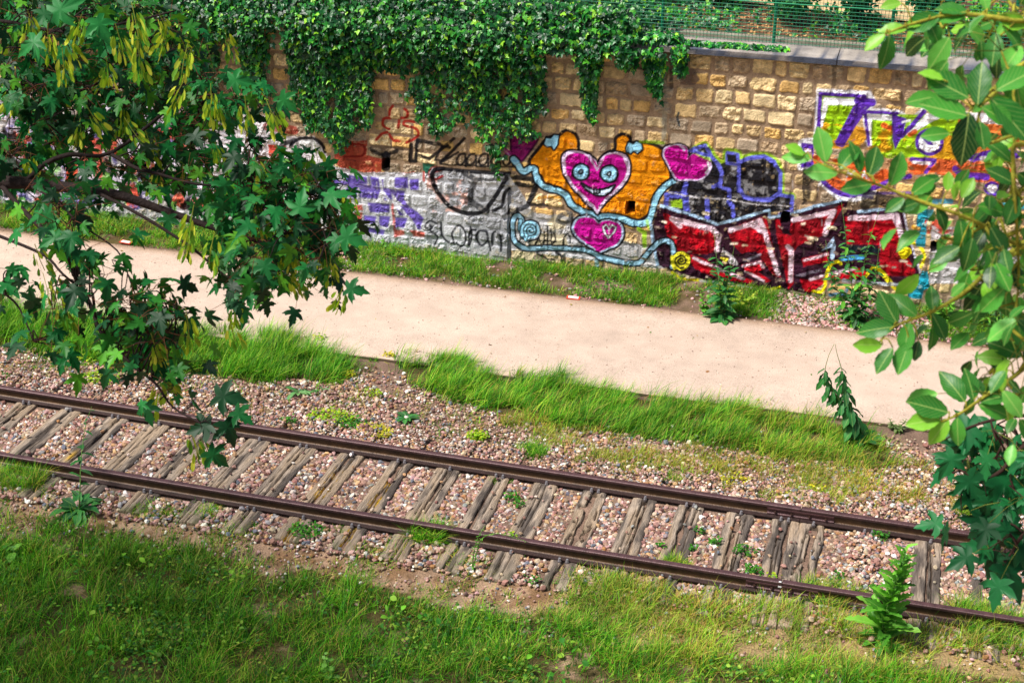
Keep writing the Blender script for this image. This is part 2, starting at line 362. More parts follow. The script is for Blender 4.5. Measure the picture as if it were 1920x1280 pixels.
WX0, WX1, WZ0, WZ1 = -19., 5.2, -.32, 3.392
def build_wall():
    cv = Canvas(WX0, WX1, WZ0, WZ1, .0125); X, Z = cv.X, cv.Z
    # courses
    rows = [-.34, -.10]; rs = np.random.RandomState(3)
    while rows[-1] < 3.2: rows.append(rows[-1]+rs.uniform(.215, .25))
    rows[-1] = 3.40; rows = np.array(rows)
    wob = .02*(fbm(X, Z, .8, 41)-.5)*2
    Zw = Z+wob; r = np.clip(np.searchsorted(rows, Zw)-1, 0, len(rows)-2)
    H = np.zeros_like(X); col = np.zeros(X.shape+(3,)); mort = np.zeros_like(X)
    pal = lin(np.array([(222,190,136),(206,178,132),(228,200,148),(190,168,138),(176,158,136),(216,176,112),(186,160,128),(232,208,162),(170,152,130),(226,186,116)]))
    hn = fbm(X, Z, .07, 43, 5); hn3 = fbm(X, Z, .10, 46, 3); hn2 = fbm(X, Z, .035, 44, 3)
    big = fbm(X, Z, 1.3, 45)
    for k in range(len(rows)-1):
        e = [WX0-.5]; 
        while e[-1] < WX1+.5: e.append(e[-1]+rs.choice([.2, .26, .3, .34, .42], p=[.18, .3, .28, .16, .08])*rs.uniform(.92, 1.08))
        e = np.array(e); ks = r == k; x = X[ks]+.012*(vn(X[ks], Z[ks], .15, 50+k)-.5)*2; z = Zw[ks]
        s = np.clip(np.searchsorted(e, x)-1, 0, len(e)-2); n = len(e)
        jt = rs.uniform(0, .016, n); jb = rs.uniform(0, .026, n); jl = rs.uniform(0, .018, n); pr = rs.uniform(.6, 1.25, n); rough = rs.choice([.25, .8, 1.3, 1.6], n)
        g = .017
        dl = x-e[s]-g-jl[s]; dr = e[s+1]-x-g; db = z-rows[k]-g-jb[s]; dt = rows[k+1]-z-g-jt[s]
        rr = .035
        def rb(a): return np.minimum(a, rr)-rr
        m1 = np.minimum(dl, dr); m2 = np.minimum(db, dt); q = np.hypot(rb(m1), rb(m2)); d = rr-q
        d = np.where((m1 < 0) | (m2 < 0), np.minimum(m1, m2), d); d = d+(hn[ks]-.5)*.034
        t = np.clip(d/.026, 0, 1); up = 1-(1-t)**2.0
        tx = rs.normal(0, .05, n); tz = rs.normal(0, .06, n); cx = (e[s]+e[np.clip(s+1, 0, n-1)])/2; rid = np.abs(hn3[ks]-.5)*2
        H[ks] = up*(.024*pr[s]+tx[s]*(x-cx)+tz[s]*(z-rows[k]-.11))+up*(hn[ks]-.45)*.036*rough[s]-up*(.35-np.minimum(rid, .35))*.036*rough[s]+up*(hn2[ks]-.5)*.014*rough[s]
        st = sstep(-.001, .006, d); mort[ks] = 1-st
        c = pal[rs.randint(0, len(pal), n)][s]*(rs.uniform(.8, 1.12, n)[s][:, None])
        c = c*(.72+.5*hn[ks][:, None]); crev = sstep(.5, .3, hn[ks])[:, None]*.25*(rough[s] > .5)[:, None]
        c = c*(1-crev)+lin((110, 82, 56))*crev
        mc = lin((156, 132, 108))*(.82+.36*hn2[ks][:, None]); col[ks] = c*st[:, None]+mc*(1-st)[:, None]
    # fine relief and random weathered patches
    H += (fbm(X, Z, .02, 47, 2)-.5)*.004
    a = (sstep(.55, .75, big)*.35)[..., None]; col = col*(1-a)+col*a*np.array([.72, .68, .66])
    # plinth band
    a = (sstep(.06, .0, Z)*.5)[..., None]; col = col*(1-a)+lin((150, 140, 124))*a
    cv.col = col; cv.wear = np.ones_like(X)*np.clip(.985-.5*sstep(.62, .74, hn)*(1-mort), 0, 1)*(1-.10*mort)
    L, Fi, Pt = cv.line, cv.fill, cv.patch
    BLK = (18, 18, 24); LB = (150, 208, 236); MG = (180, 2, 136); OR = (222, 138, 4); WH = (226, 228, 236)
    # ---- vertical joints
    L([(955,325),(956,400),(955,495)], 4.5, (22, 20, 20)); L([(1242,100),(1246,180),(1244,272)], 9, (150, 142, 124), .75)
    L([(1259,108),(1258,165)], 7, (70, 62, 54), .6); L([(1565,110),(1563,160)], 8, (90, 78, 64), .5)
    Fi([(1272,132),(1300,130),(1312,150),(1300,162),(1275,160)], (104, 86, 78), .7); L(zA([(1190,40),(1180,70),(1195,120)]), 4, (40, 60, 70), .7)
    # ---- left part: layered old paint
    G = (190, 192, 200)
    Fi([(-60,165),(60,175),(130,200),(330,200),(470,214),(560,300),(690,325),(955,325),(955,500),(700,470),(-60,380)], G, .55)
    Fi(zE([(1090,600),(1200,570),(1370,600),(1400,650),(1440,700),(1600,700),(1660,780),(1690,900),(1700,1150),(1080,1050),(950,900),(900,640)]), (222, 216, 222), .85)
    Pt([(-60,160),(330,200),(400,300),(380,400),(-60,370)], (206, 196, 216), .85, .35, .5, 81)
    Pt([(-60,200),(330,230),(330,400),(-60,370)], (92, 84, 150), .7, .3, .58, 82); Pt([(-60,200),(400,230),(400,400),(-60,370)], (196, 80, 50), .8, .28, .62, 83)
    Pt([(0,200),(400,230),(400,400),(0,370)], BLK, .8, .22, .64, 84); Pt([(-60,250),(330,300),(330,400),(-60,370)], (120, 180, 80), .7, .2, .68, 85)
    Fi(zE([(330,820),(385,830),(400,950),(335,950)]), (208, 84, 48), .9); Fi(zE([(90,850),(160,850),(160,935),(95,935)]), (104, 92, 176), .8)
    L(zE([(130,620),(150,700),(190,720)]), 4, (206, 170, 40)); L(zE([(160,620),(158,640),(175,640),(172,610),(155,610)]), 1.8, BLK); L(zE([(195,642),(196,610),(210,600)]), 1.8, BLK)
    L(zE([(1120,640),(1105,700)]), 4, BLK, .8); L(zE([(1270,630),(1280,720)]), 5, BLK, .85); L(zE([(1310,700),(1340,710),(1400,700),(1420,690)]), 4, BLK, .85)
    L(zE([(860,330),(880,480),(870,560)]), 12, (140, 24, 24), .8); L(zE([(900,600),(1010,590)]), 14, (176, 30, 36), .8)
    L(zE([(1360,650),(1500,670)]), 16, (150, 40, 30), .6); Fi(zE([(1365,740),(1455,750),(1450,800),(1370,800)]), (200, 64, 36), .85)
    L(zE([(1400,790),(1440,740),(1500,720)]), 9, BLK, .8)
    L(smooth(zE([(1480,750),(1520,715),(1590,710),(1640,740),(1655,780)])), 6, BLK, .9); Fi(zE([(1490,760),(1530,722),(1590,716),(1630,745),(1640,780)]), (196, 196, 196), .8)
    L(zE([(1440,600),(1500,570),(1560,585),(1590,620)]), 10, (30, 26, 28), .7)
    # red letters over the stone
    RD = (160, 34, 28)
    for P in ([(622,72),(604,100),(600,132)], [(700,92),(722,112),(714,146),(680,152)], [(604,152),(562,158),(556,200),(600,226)], [(664,168),(660,214)], [(764,178),(706,172),(700,202),(778,220),(796,262),(756,296),(716,314)], [(586,246),(548,258),(512,296)], [(600,262),(624,296),(676,304)], [(280,215),(320,240),(400,180)]):
        L(smooth(zD(P)), 5, RD, .85)
    Fi(zD([(240,310),(450,300),(450,400),(560,430),(545,510),(310,510),(230,440)]), (158, 50, 36), .75); L(zD([(300,505),(560,530)]), 10, (190, 66, 44), .8); L(zD([(600,530),(760,520)]), 5, (190, 50, 36), .7)
    L(smooth(zD([(300,330),(420,330),(425,400),(300,410)])), 4, (110, 20, 20), .7)
    Fi(zD([(470,330),(690,340),(695,430),(560,430),(480,390)]), (38, 36, 36), .35); L(zD([(470,360),(560,400),(650,370)]), 7, BLK, .7); L(zD([(580,400),(575,480)]), 16, BLK, .85)
    # grey-white field
    Fi(zD([(190,465),(420,510),(830,520),(860,480),(1405,520),(1405,1040),(900,1000),(200,930)]), (196, 198, 204), .78)
    Pt(zD([(850,480),(1405,520),(1405,1060),(850,990)]), (150, 152, 158), .7, .4, .48, 87); Pt(zD([(850,560),(1120,560),(1120,780),(850,780)]), (222, 176, 166), .7, .2, .5, 88)
    for q in ([(310,530),(450,530),(455,590),(320,590)], [(470,540),(560,560),(560,610),(480,600)], [(640,550),(720,545),(725,620),(640,610)], [(735,560),(795,560),(795,630),(740,630)],
              [(180,545),(260,560),(260,600),(190,590)], [(330,600),(385,605),(385,690),(290,660)], [(400,620),(540,630),(520,690),(405,680)], [(560,640),(610,640),(620,700),(570,700)], [(645,630),(700,640),(695,715),(650,700)],
              [(455,715),(600,720),(600,780),(470,780)], [(650,740),(720,740),(730,800),(670,800)], [(740,750),(790,780),(830,820),(810,870),(760,840),(735,790)], [(430,800),(510,810),(505,855),(430,850)], [(530,805),(605,810),(590,880),(535,870)], [(640,815),(720,820),(700,880),(640,880)], [(440,875),(570,900),(560,930),(450,910)]):
        Fi(zD(q), (98, 80, 170), .92, 2)
    L(zD([(220,570),(380,600),(620,640),(700,720),(800,880)]), 8, (116, 96, 186), .8)
    L(zD([(310,525),(600,545),(850,520)]), 4, WH, .6); L(zD([(380,700),(640,720),(720,810)]), 5, WH, .6); L(zD([(540,560),(550,640),(620,720)]), 5, WH, .6)
    for q in ([(240,735),(420,730),(425,765),(280,765)], [(320,790),(420,780),(410,850),(330,850)], [(740,895),(840,915),(835,945),(760,940)], [(640,900),(640,940),(700,930),(700,900)]): Fi(zD(q), (190, 74, 50), .75, 2)
    L(zD([(620,730),(640,940)]), 5, (176, 60, 50), .6); Fi(zD([(820,450),(905,460),(860,520),(825,510)]), (20, 90, 70), .9); L(zD([(830,515),(830,570)]), 5, (180, 60, 50), .7)
    L(smooth(zD([(940,500),(900,510),(885,545),(910,560),(950,540)])), 5, (150, 40, 44), .8); L(smooth(zD([(960,485),(890,480),(865,520),(880,570)])), 3, (150, 60, 60), .6)
    # black tag: big strokes
    L(smooth(zD([(960,490),(900,500),(888,560),(925,650),(1000,740),(1100,785),(1200,785),(1260,740),(1330,640),(1385,545)])), 8, BLK, .93)
    L(zD([(950,490),(1100,505),(1400,525)]), 7, BLK, .9); L(zD([(1100,520),(1180,560),(1150,620),(1140,700)]), 10, (60, 60, 64), .7)
    L(smooth(zD([(1290,770),(1350,740),(1365,670),(1390,630),(1425,650),(1430,720),(1390,790)])), 6, BLK, .85); L(smooth(zD([(1590,600),(1540,700),(1480,760),(1420,790)])), 8, BLK, .8)
    L(zD([(1180,560),(1390,560)]), 6, (70, 70, 72), .7); L(zD([(1120,700),(1250,770)]), 12, (40, 40, 44), .6); L(smooth(zD([(1130,580),(1190,640),(1290,690)])), 3, (90, 90, 90), .6)
    L(zD([(1420,545),(1560,560),(1570,600),(1440,595)]), 9, (28, 28, 30), .85)
    # upper black word
    L(zD([(745,330),(740,440),(775,440),(790,300)]), 7, BLK, .9); L(zD([(790,300),(900,320),(1000,345)]), 7, BLK, .8); L(zD([(780,395),(870,420),(960,350),(1030,290)]), 6, BLK, .85)
    L(zD([(1100,290),(1020,370),(940,450)]), 6, BLK, .9); L(zD([(950,340),(905,430),(960,440),(1060,380)]), 4, BLK, .8)
    for x0 in (1060, 1130, 1210, 1290, 1370): L(smooth(zD([(x0+40,390),(x0+5,400),(x0-12,440),(x0+12,465),(x0+45,435),(x0+45,395),(x0+52,470)])), 4.5, BLK, .85)
    L(zD([(940,460),(1450,480)]), 3.5, BLK, .7)
    # lower word
    BK2 = (34, 36, 42)
    for P in ([(915,855),(870,838),(842,870),(880,905),(920,940),(905,990)], [(945,850),(950,930),(985,975),(1020,985)], [(1035,990),(1020,920),(1060,868),(1100,900),(1110,960),(1085,1005),(1050,985)], [(1140,880),(1150,940),(1130,1000),(1140,905),(1175,900)],
              [(1245,905),(1200,905),(1180,950),(1215,1000),(1260,960),(1248,905),(1275,1035)], [(1285,1000),(1290,920),(1330,915),(1345,960),(1345,1035)], [(870,865),(885,880),(870,895)]):
        L(smooth(zD(P)), 3.6, BK2, .9)
    Fi([(955,330),(1000,400),(1090,410),(1160,450),(1240,470),(1290,500),(1235,505),(955,470)], (176, 178, 184), .72)
    Pt([(955,330),(1090,410),(1240,470),(1235,515),(955,490)], (210, 196, 160), .6, .3, .58, 89); L(zA([(350,550),(420,545),(480,550)]), 5, (206, 150, 60), .8)
    L(zA([(520,640),(475,660),(460,690),(500,705),(545,680),(540,645)]), 8, (70, 72, 76), .7); L(zA([(300,590),(400,595)]), 6, (60, 60, 66), .7); L(zA([(190,640),(280,600),(320,500)]), 8, (44, 44, 48), .8)
    L(zA([(340,880),(400,920),(440,920)]), 4, BLK, .8); L(zA([(455,880),(490,900),(492,950)]), 5, BLK, .85)
    for P in ([(330,830),(350,790),(365,830)], [(385,750),(378,830)], [(405,720),(400,830)], [(425,735),(425,830)], [(438,760),(452,800),(430,830)], [(345,808),(455,812)], [(498,840),(500,790),(525,765),(538,790),(538,820)]):
        L(zA(P), 2.6, BLK, .9)
    # ---- the heart figure
    body = smooth(zA([(290,335),(345,260),(400,195),(465,180),(510,146),(560,160),(590,215),(592,262),(640,300),(705,350),(750,290),(808,255),(808,200),(850,168),(895,182),(905,218),(960,215),(1050,235),(1095,262),(1100,300),(1135,380),(1140,450),(1080,520),(1040,600),(1000,660),(940,690),(860,675),(700,655),(650,630),(560,590),(520,540),(480,490),(400,470),(360,420),(330,380)]), True, 3)
    Fi(body, OR); L(body, 6, BLK, .95, closed=True)
    for a, b2 in (((520,200),(560,240)), ((860,450),(980,520))): L(zA([a, b2]), 10, (200, 110, 6), .4)
    for P in ([(388,225),(398,192),(425,198),(440,178),(465,180),(464,225),(440,262),(425,238),(402,242)], [(880,250),(890,222),(915,235),(935,216),(963,232),(968,262),(945,280),(915,268),(900,284),(882,272)]):
        L(zA(P), 7, BLK, closed=True); Fi(zA(P), LB)
    lh = smooth(zA([(190,318),(232,345),(262,318),(305,262),(345,200),(330,170),(285,150),(262,172),(240,225),(222,165),(188,158),(180,200)]), True, 3)
    Fi(lh, (128, 22, 98)); L(lh, 4, (60, 10, 50), .8, closed=True); Fi(zA([(118,240),(135,232),(190,280),(185,302),(150,290)]), (150, 40, 120)); L(zA([(120,236),(140,262),(180,300)]), 2.5, (200, 150, 200), .8); L(zA([(238,165),(238,215)]), 2.5, (190, 130, 190), .8)
    arms = [[(196,320),(225,350),(240,380),(262,395),(300,375),(325,380),(335,420),(355,460),(400,492),(470,510),(515,540),(550,595),(610,632),(670,655),(705,672)],
            [(700,668),(760,660),(850,678),(920,702),(980,705),(1015,678),(1035,620),(1055,550),(1095,495),(1140,460),(1185,442)]]
    for P in arms: L(smooth(zA(P)), 17, BLK)
    for P in arms: L(smooth(zA(P)), 9.5, LB, .97)
    def spiral(cx, cy, r0, r1, turns, ph=0, s=1): return zA([(cx+(r0+(r1-r0)*t)*math.cos(ph+s*t*turns*2*math.pi), cy+(r0+(r1-r0)*t)*math.sin(ph+s*t*turns*2*math.pi)) for t in np.linspace(0, 1, 50)])
    def heart(P, fillc, kin, wk, wo):
        H_ = smooth(zA(P), True, 4); L(H_, wo, BLK, .97, closed=True); Fi(H_, kin); c = np.mean(np.array(H_), 0); I_ = [tuple(c+(np.array(h)-c)*(1-wk)) for h in H_]; Fi(I_, fillc)
    heart([(705,352),(690,328),(650,297),(590,272),(530,272),(496,298),(490,350),(503,405),(535,465),(585,522),(640,580),(680,622),(702,648),(722,610),(765,560),(830,502),(880,440),(896,380),(886,322),(860,288),(810,276),(760,288),(725,316)], MG, (214, 196, 226), .10, 9)
    heart([(1172,442),(1148,400),(1120,350),(1095,300),(1102,255),(1140,236),(1190,228),(1235,245),(1248,290),(1240,322),(1262,297),(1300,280),(1350,290),(1384,330),(1385,380),(1360,420),(1320,446),(1250,448)], MG, (206, 190, 226), .07, 7)
    heart([(708,700),(672,668),(620,660),(572,680),(550,725),(568,780),(620,822),(680,860),(705,898),(722,880),(770,860),(830,830),(857,780),(850,720),(820,692),(770,682),(728,690)], MG, (170, 190, 220), .08, 8)
    L(zA([(1365,340),(1372,375),(1355,400)]), 3, WH); L(zA([(1200,240),(1225,262)]), 4, (206,196,226))
    for cx, cy, r in ((603, 397, 50), (772, 408, 52)):
        P = spiral(cx, cy, r, r, 1); Fi(P, LB); L(P, 4, BLK, closed=True); Fi(spiral(cx, cy, 17, 17, 1), (20, 24, 30)); Fi(spiral(cx-2, cy-2, 6, 6, 1), (150, 170, 180))
    mo = smooth(zA([(605,462),(645,488),(700,500),(755,494),(808,476),(775,520),(722,542),(672,528),(632,500)]), True, 3); Fi(mo, (186, 206, 226)); L(mo, 4, BLK, closed=True)
    L(zA([(682,498),(684,522),(700,526),(718,520),(718,500)]), 3, BLK); L(zA([(700,500),(700,526)]), 2, BLK); L(zA([(676,455),(690,446),(706,456)]), 3.5, (90, 8, 60))
    sh = zA([(768,790),(742,752),(735,728),(752,714),(772,738),(792,714),(810,730),(802,756)]); L(sh, 4.5, BLK, closed=True); L(sh, 2, WH, closed=True); L(spiral(752, 735, 7, 7, 1), 2, BLK); L(spiral(795, 735, 7, 7, 1), 2, BLK)
    L(zA([(650,300),(700,385),(740,310)]), 3, (200,180,215), .8); L(zA([(700,920),(700,990)]), 7, (120, 170, 190), .6)
    # ---- black and blue-violet piece with green halo
    BV = (96, 100, 206); GN = (150, 200, 30)
    blk = zA([(1110,590),(1120,520),(1180,455),(1270,452),(1350,440),(1395,390),(1385,310),(1290,262),(1350,232),(1400,310),(1440,350),(1472,340),(1480,275),(1545,285),(1560,325),(1640,300),(1720,300),(1785,345),(1805,420),(1800,530),(1870,545),(1868,622),(1730,640),(1420,700),(1250,650)])
    L(blk[6:-4], 14, GN, .75, 3); Fi(blk, (26, 26, 34), .95); Pt(blk, (150, 148, 150), .4, .12, .62, 91)
    for P, w in (([(1275,262),(1350,236),(1385,300),(1425,350),(1450,400),(1440,465),(1400,482)], 7), ([(1478,335),(1482,282),(1545,292),(1552,360),(1550,510)], 6), ([(1478,345),(1550,352)], 5), ([(1560,335),(1620,312),(1700,302),(1765,335),(1802,400),(1800,520),(1740,562),(1640,562),(1585,545),(1560,505)], 7),
                 ([(1800,532),(1872,546),(1868,632),(1800,650)], 7), ([(1235,468),(1220,515)], 9), ([(1120,535),(1228,538),(1240,640)], 11), ([(1118,540),(1112,600)], 8), ([(1362,560),(1362,680)], 8), ([(1495,505),(1490,575),(1515,600),(1518,660)], 7), ([(1420,480),(1495,500)], 5), ([(1260,270),(1310,280),(1370,300)], 5)):
        L(zA(P), w, BV, .92)
    Fi(zA([(1480,290),(1535,295),(1538,335),(1482,335)]), (24, 24, 30)); Fi(zA([(1140,572),(1210,560),(1212,612),(1145,606)]), (150, 190, 40), .9)
    L(zA([(1130,520),(1300,548),(1480,560),(1640,590),(1860,600)]), 2.4, (200, 196, 200), .7)
    L(zA([(950,740),(985,760),(985,840)]), 8, GN, .7); L(zA([(1000,690),(1020,740)]), 6, GN, .5); L(zA([(960,215),(1030,215),(1100,222)]), 6, GN, .5)
    # ---- red piece
    DK = (46, 16, 36); RE = (178, 4, 30); PK = (232, 206, 222)
    bgp = zB([(270,155),(450,205),(620,258),(780,220),(930,178),(945,212),(1060,205),(1200,158),(1340,130),(1415,90),(1395,170),(1480,185),(1735,162),(1785,360),(1850,580),(1790,642),(1500,605),(1280,595),(1180,685),(1050,655),(850,645),(600,612),(420,560),(262,508),(230,280)])
    Fi(bgp, DK, .97)
    for P in ([(285,150),(450,200),(620,262),(780,222),(935,176),(936,218)], [(945,222),(1060,200),(1200,156),(1340,128),(1415,90)], [(1470,186),(1735,162)], [(222,250),(240,400),(262,505)], [(1852,570),(1790,642)]): L(zB(P), 5, (160, 190, 220), .9)
    L(zB([(1740,170),(1770,330),(1850,575)]), 3.5, (200, 200, 220), .6)
    reds = [[(300,195),(345,215),(600,285),(642,330),(625,420),(560,440),(480,440),(350,410),(320,330)], [(455,445),(540,468),(640,530),(735,565),(838,602),(820,615),(650,592),(500,532),(470,510)],
        [(685,300),(760,262),(890,222),(918,228),(950,380),(1002,580),(965,572),(900,480),(850,420),(770,435),(715,380)], [(770,505),(888,480),(905,530),(860,548),(942,600),(915,608),(800,560)],
        [(970,235),(998,240),(1010,322),(1058,325),(1066,242),(1240,195),(1382,142),(1350,200),(1280,320),(1190,350),(1100,392),(1078,430),(1078,620),(1050,652),(1030,560),(1015,480),(985,350)],
        [(1130,470),(1290,430),(1282,488),(1140,515)], [(1120,590),(1190,602),(1300,560),(1500,520),(1520,570),(1400,590),(1290,600),(1175,670),(1140,660)],
        [(1390,215),(1560,208),(1690,202),(1742,370),(1730,400),(1600,385),(1400,380)], [(1590,395),(1725,400),(1812,540),(1795,572),(1650,572),(1600,500)]]
    for P in reds: Fi(zB(P), RE, .96, 1.8)
    for P in reds[:1]+reds[2:3]+reds[4:5]+reds[7:]: Pt(zB(P), (120, 6, 24), .7, .14, .5, 93)
    for P, w in (([(350,228),(470,262),(595,292),(628,330),(620,420)], 9), ([(355,235),(400,275)], 7), ([(700,298),(800,268),(880,240),(905,300),(935,400),(988,560)], 8), ([(830,262),(890,300)], 10), ([(1080,236),(1250,202),(1325,182)], 8), ([(1320,190),(1290,240),(1270,320)], 9), ([(1045,395),(1066,420),(1062,600)], 8),
                 ([(1420,225),(1560,222),(1700,212),(1735,365)], 9), ([(1690,230),(1730,330)], 8), ([(1145,480),(1280,442)], 4), ([(780,512),(880,490),(898,520)], 4), ([(480,465),(560,500),(640,530)], 5), ([(640,535),(780,590)], 4), ([(1180,595),(1300,560),(1450,528)], 5), ([(790,545),(900,600)], 3)):
        L(zB(P), w, PK, .88, 2)
    Fi(zB([(1320,340),(1332,400),(1322,470),(1300,465),(1305,400),(1250,422)]), (170, 196, 226), .9); L(zB([(880,445),(790,480)]), 4, (150, 140, 160), .7); L(zB([(700,480),(735,500),(700,450),(660,430)]), 6, (214, 206, 214), .8); Fi(zB([(640,462),(690,470),(670,500)]), (230, 216, 60), .8)
    L(zB([(1100,570),(1240,540)]), 5, (110, 100, 116), .7); L(zB([(1380,400),(1590,420)]), 9, (20, 40, 46), .8)
    for P in ([(1290,280),(1330,285)], [(1175,345),(1215,350)], [(540,195),(565,200)]): L(zB(P), 7, (226, 212, 180), .7)
    YL = (236, 222, 24)
    L(smooth(zB([(1200,665),(1240,668),(1268,635),(1275,580),(1305,505),(1350,486),(1362,500)])), 6, YL); L(smooth(zB([(1555,520),(1500,590),(1450,665)])), 5, YL); L(smooth(zB([(1580,518),(1640,585),(1690,645),(1755,650)])), 8, YL)
    L(smooth(zB([(1715,385),(1760,376),(1820,382),(1862,430),(1865,470),(1845,515)])), 5.5, YL); Fi(zB([(1712,388),(1750,392),(1785,412),(1788,436),(1750,474),(1728,470),(1712,430)]), YL)
    L(zB([(350,548),(400,590),(530,600)]), 5, YL, .9); L(zB([(870,655),(940,655),(995,640)]), 5, YL, .8); L(zB([(690,620),(740,650)]), 5, YL, .7)
    low = smooth(zA([(250,700),(240,668),(212,658),(194,690),(190,745),(196,795),(225,832),(280,855),(420,852),(520,856),(620,864),(690,890),(740,912),(800,926),(870,942),(930,945),(965,932),(1000,888),(1040,845),(1080,815),(1120,810),(1150,832),(1158,875),(1160,930),(1152,965)]))
    L(low, 14, BLK); L(low, 7, (140, 182, 206), .97); L(zA([(240,690),(236,740),(255,785),(290,805)]), 9, BLK); L(zA([(240,690),(236,740),(255,785),(290,805)]), 5, LB)
    Fi(spiral(300, 748, 62, 62, 1), (150, 160, 170)); L(spiral(300, 748, 62, 62, 1), 3, BLK); L(spiral(300, 748, 56, 6, 2.6, 2), 5, LB); L(spiral(300, 748, 47, 4, 2.4, 2.2), 1.8, BLK)
    Fi(spiral(1203, 930, 60, 60, 1), BLK, .9); Fi(spiral(1203, 930, 54, 54, 1), (232, 222, 50)); L(spiral(1205, 930, 40, 6, 2.1, 1.2), 3, BLK); L(zA([(1152,900),(1150,950),(1165,975)]), 4, (232, 222, 50))
    TQ = (20, 150, 176)
    Fi(zB([(1830,160),(1880,150),(1885,230),(1870,400),(1815,395),(1820,240)]), TQ, .85); Fi(zB([(1852,540),(1885,545),(1900,640),(1860,660),(1850,710),(1770,700),(1765,655),(1820,640)]), TQ, .9); L(zB([(1370,470),(1430,462),(1495,458)]), 8, (70, 150, 200), .85); L(zB([(1300,685),(1380,680),(1400,650)]), 7, (50, 130, 170), .7)
    L(zB([(520,600),(600,612),(850,650)]), 5, (196, 200, 214), .7); L(zB([(1380,600),(1500,612),(1780,630)]), 7, (180, 190, 206), .6); L(zB([(1800,280),(1830,290)]), 8, (226, 170, 60), .8)
    L(zB([(20,525),(200,560),(350,575)]), 3, (60, 56, 56), .6)
    # ---- purple / green piece at top right
    PU = (88, 44, 164); LG = (150, 196, 20); WT = (236, 236, 244); ORR = (222, 96, 40)
    halo = [[(345,128),(620,142),(645,190),(600,235),(780,245),(830,275),(820,330),(925,235)], [(345,128),(330,400),(245,412),(240,555),(310,560)], [(600,240),(625,420)], [(360,640),(450,712),(560,725),(650,690)]]
    for P in halo: L(zC(P), 11, WT, .85, 2)
    Fi(zC([(365,150),(560,165),(440,410),(335,400)]), LG, .95); Fi(zC([(620,250),(1120,262),(1125,500),(660,500),(640,420)]), LG, .9); Pt(zC([(330,300),(1120,380),(1120,520),(330,430)]), (214, 150, 30), .8, .3, .42, 95)
    Fi(zC([(1120,260),(1560,300),(1560,420),(1120,500)]), (210, 110, 40), .8); Fi(zC([(1120,240),(1400,260),(1440,320),(1200,300)]), WT, .7)
    Fi(zC([(370,160),(555,172),(548,205),(395,202),(360,330),(348,330)]), WT, .95); Fi(zC([(620,252),(755,262),(750,292),(640,285),(632,420),(612,400)]), WT, .95); Fi(zC([(950,245),(1040,260),(880,350),(830,372),(900,300)]), WT, .9)
    L(zC([(705,315),(740,330)]), 10, ORR, .9); L(zC([(850,370),(880,350)]), 9, ORR, .8)
    for P, w in (([(335,405),(350,140),(600,155)], 7), ([(600,240),(622,425)], 6), ([(610,240),(780,250)], 6), ([(930,240),(860,320),(805,378)], 8), ([(560,180),(640,190)], 14)): L(zC(P), w, PU, .97)
    Fi(zC([(545,190),(600,165),(648,195),(600,240),(482,430),(436,405)]), PU, .97)
    Fi(zC([(750,255),(832,280),(812,365),(768,452),(755,400)]), PU); Fi(zC([(430,400),(480,430),(545,395),(470,440),(440,430)]), PU, .8)
    L(zC([(810,300),(850,290)]), 4, WT, .8)
    P = [(960+70*math.cos(a), 410+68*math.sin(a)) for a in np.linspace(0, 6.283, 26)]; Fi(zC(P), WT); L(zC(P), 6, PU, closed=True); Fi(zC([(915,385),(950,350),(1000,352),(1022,395),(985,380),(965,395),(985,430),(950,425)]), PU, .9); Fi(zC([(950,372),(985,365),(992,385),(965,395)]), (200, 196, 226))
    Fi(zC([(245,415),(312,422),(315,555),(242,550)]), PU, .95); Fi(zC([(262,445),(300,450),(300,520),(262,520)]), (226, 200, 214), .9)
    Fi(zC([(310,480),(420,500),(700,520),(860,500),(1000,520),(1000,580),(820,600),(650,660),(560,690),(450,680),(370,620),(310,520)]), ORR, .9); Pt(zC([(300,480),(1000,500),(1000,620),(560,700)]), (190, 150, 110), .8, .2, .55, 96)
    L(smooth(zC([(368,630),(440,690),(540,705),(640,670),(760,620),(850,600)])), 9, PU, .92); L(zC([(860,505),(990,510),(940,580)]), 7, PU, .85); L(zC([(870,520),(960,530)]), 6, WT, .7); L(zC([(640,720),(560,700),(840,690),(960,715)]), 5, (120, 90, 180), .6)
    for P in ([(500,605),(505,570),(522,595),(540,570),(545,608)], [(580,612),(595,575),(610,612)], [(586,598),(606,598)]): L(zC(P), 3, WT)
    Fi(zC([(1000,505),(1280,520),(1440,560),(1440,650),(1280,640),(1000,590)]), (206, 92, 44), .85); L(zC([(1200,500),(1330,470),(1450,480)]), 14, PU, .9); L(zC([(1250,500),(1430,505)]), 6, WT, .8); L(smooth(zC([(1105,560),(1140,590),(1210,600),(1280,605)])), 12, PU, .9)
    P = [(1310+38*math.cos(a), 670+34*math.sin(a)) for a in np.linspace(0, 6.283, 20)]; Fi(zC(P), WT); L(zC(P), 5, PU, closed=True); L(zC([(1270,760),(1480,770)]), 12, (40, 160, 180), .8); L(zC([(900,750),(1080,740)]), 10, (60, 150, 180), .7)
    Fi(zC([(830,790),(900,780),(905,810),(840,830)]), (210, 200, 170), .5); Fi(zC([(970,870),(1150,890),(1140,950),(1100,930),(970,960)]), (206, 200, 206), .8); Pt(zC([(930,830),(1160,860),(1150,950),(960,960)]), (206, 80, 60), .8, .1, .55, 97)
    Fi(zC([(960,1010),(1160,960),(1500,1000),(1500,1200),(960,1200)]), (190, 188, 194), .7); Fi(zC([(910,780),(985,790),(985,850),(905,840)]), (40,150,170), .7)
    Pt(zC([(250,560),(700,700),(960,770),(960,840),(250,760)]), (34, 32, 34), .7, .3, .55, 98)
    rs2 = np.random.RandomState(12)
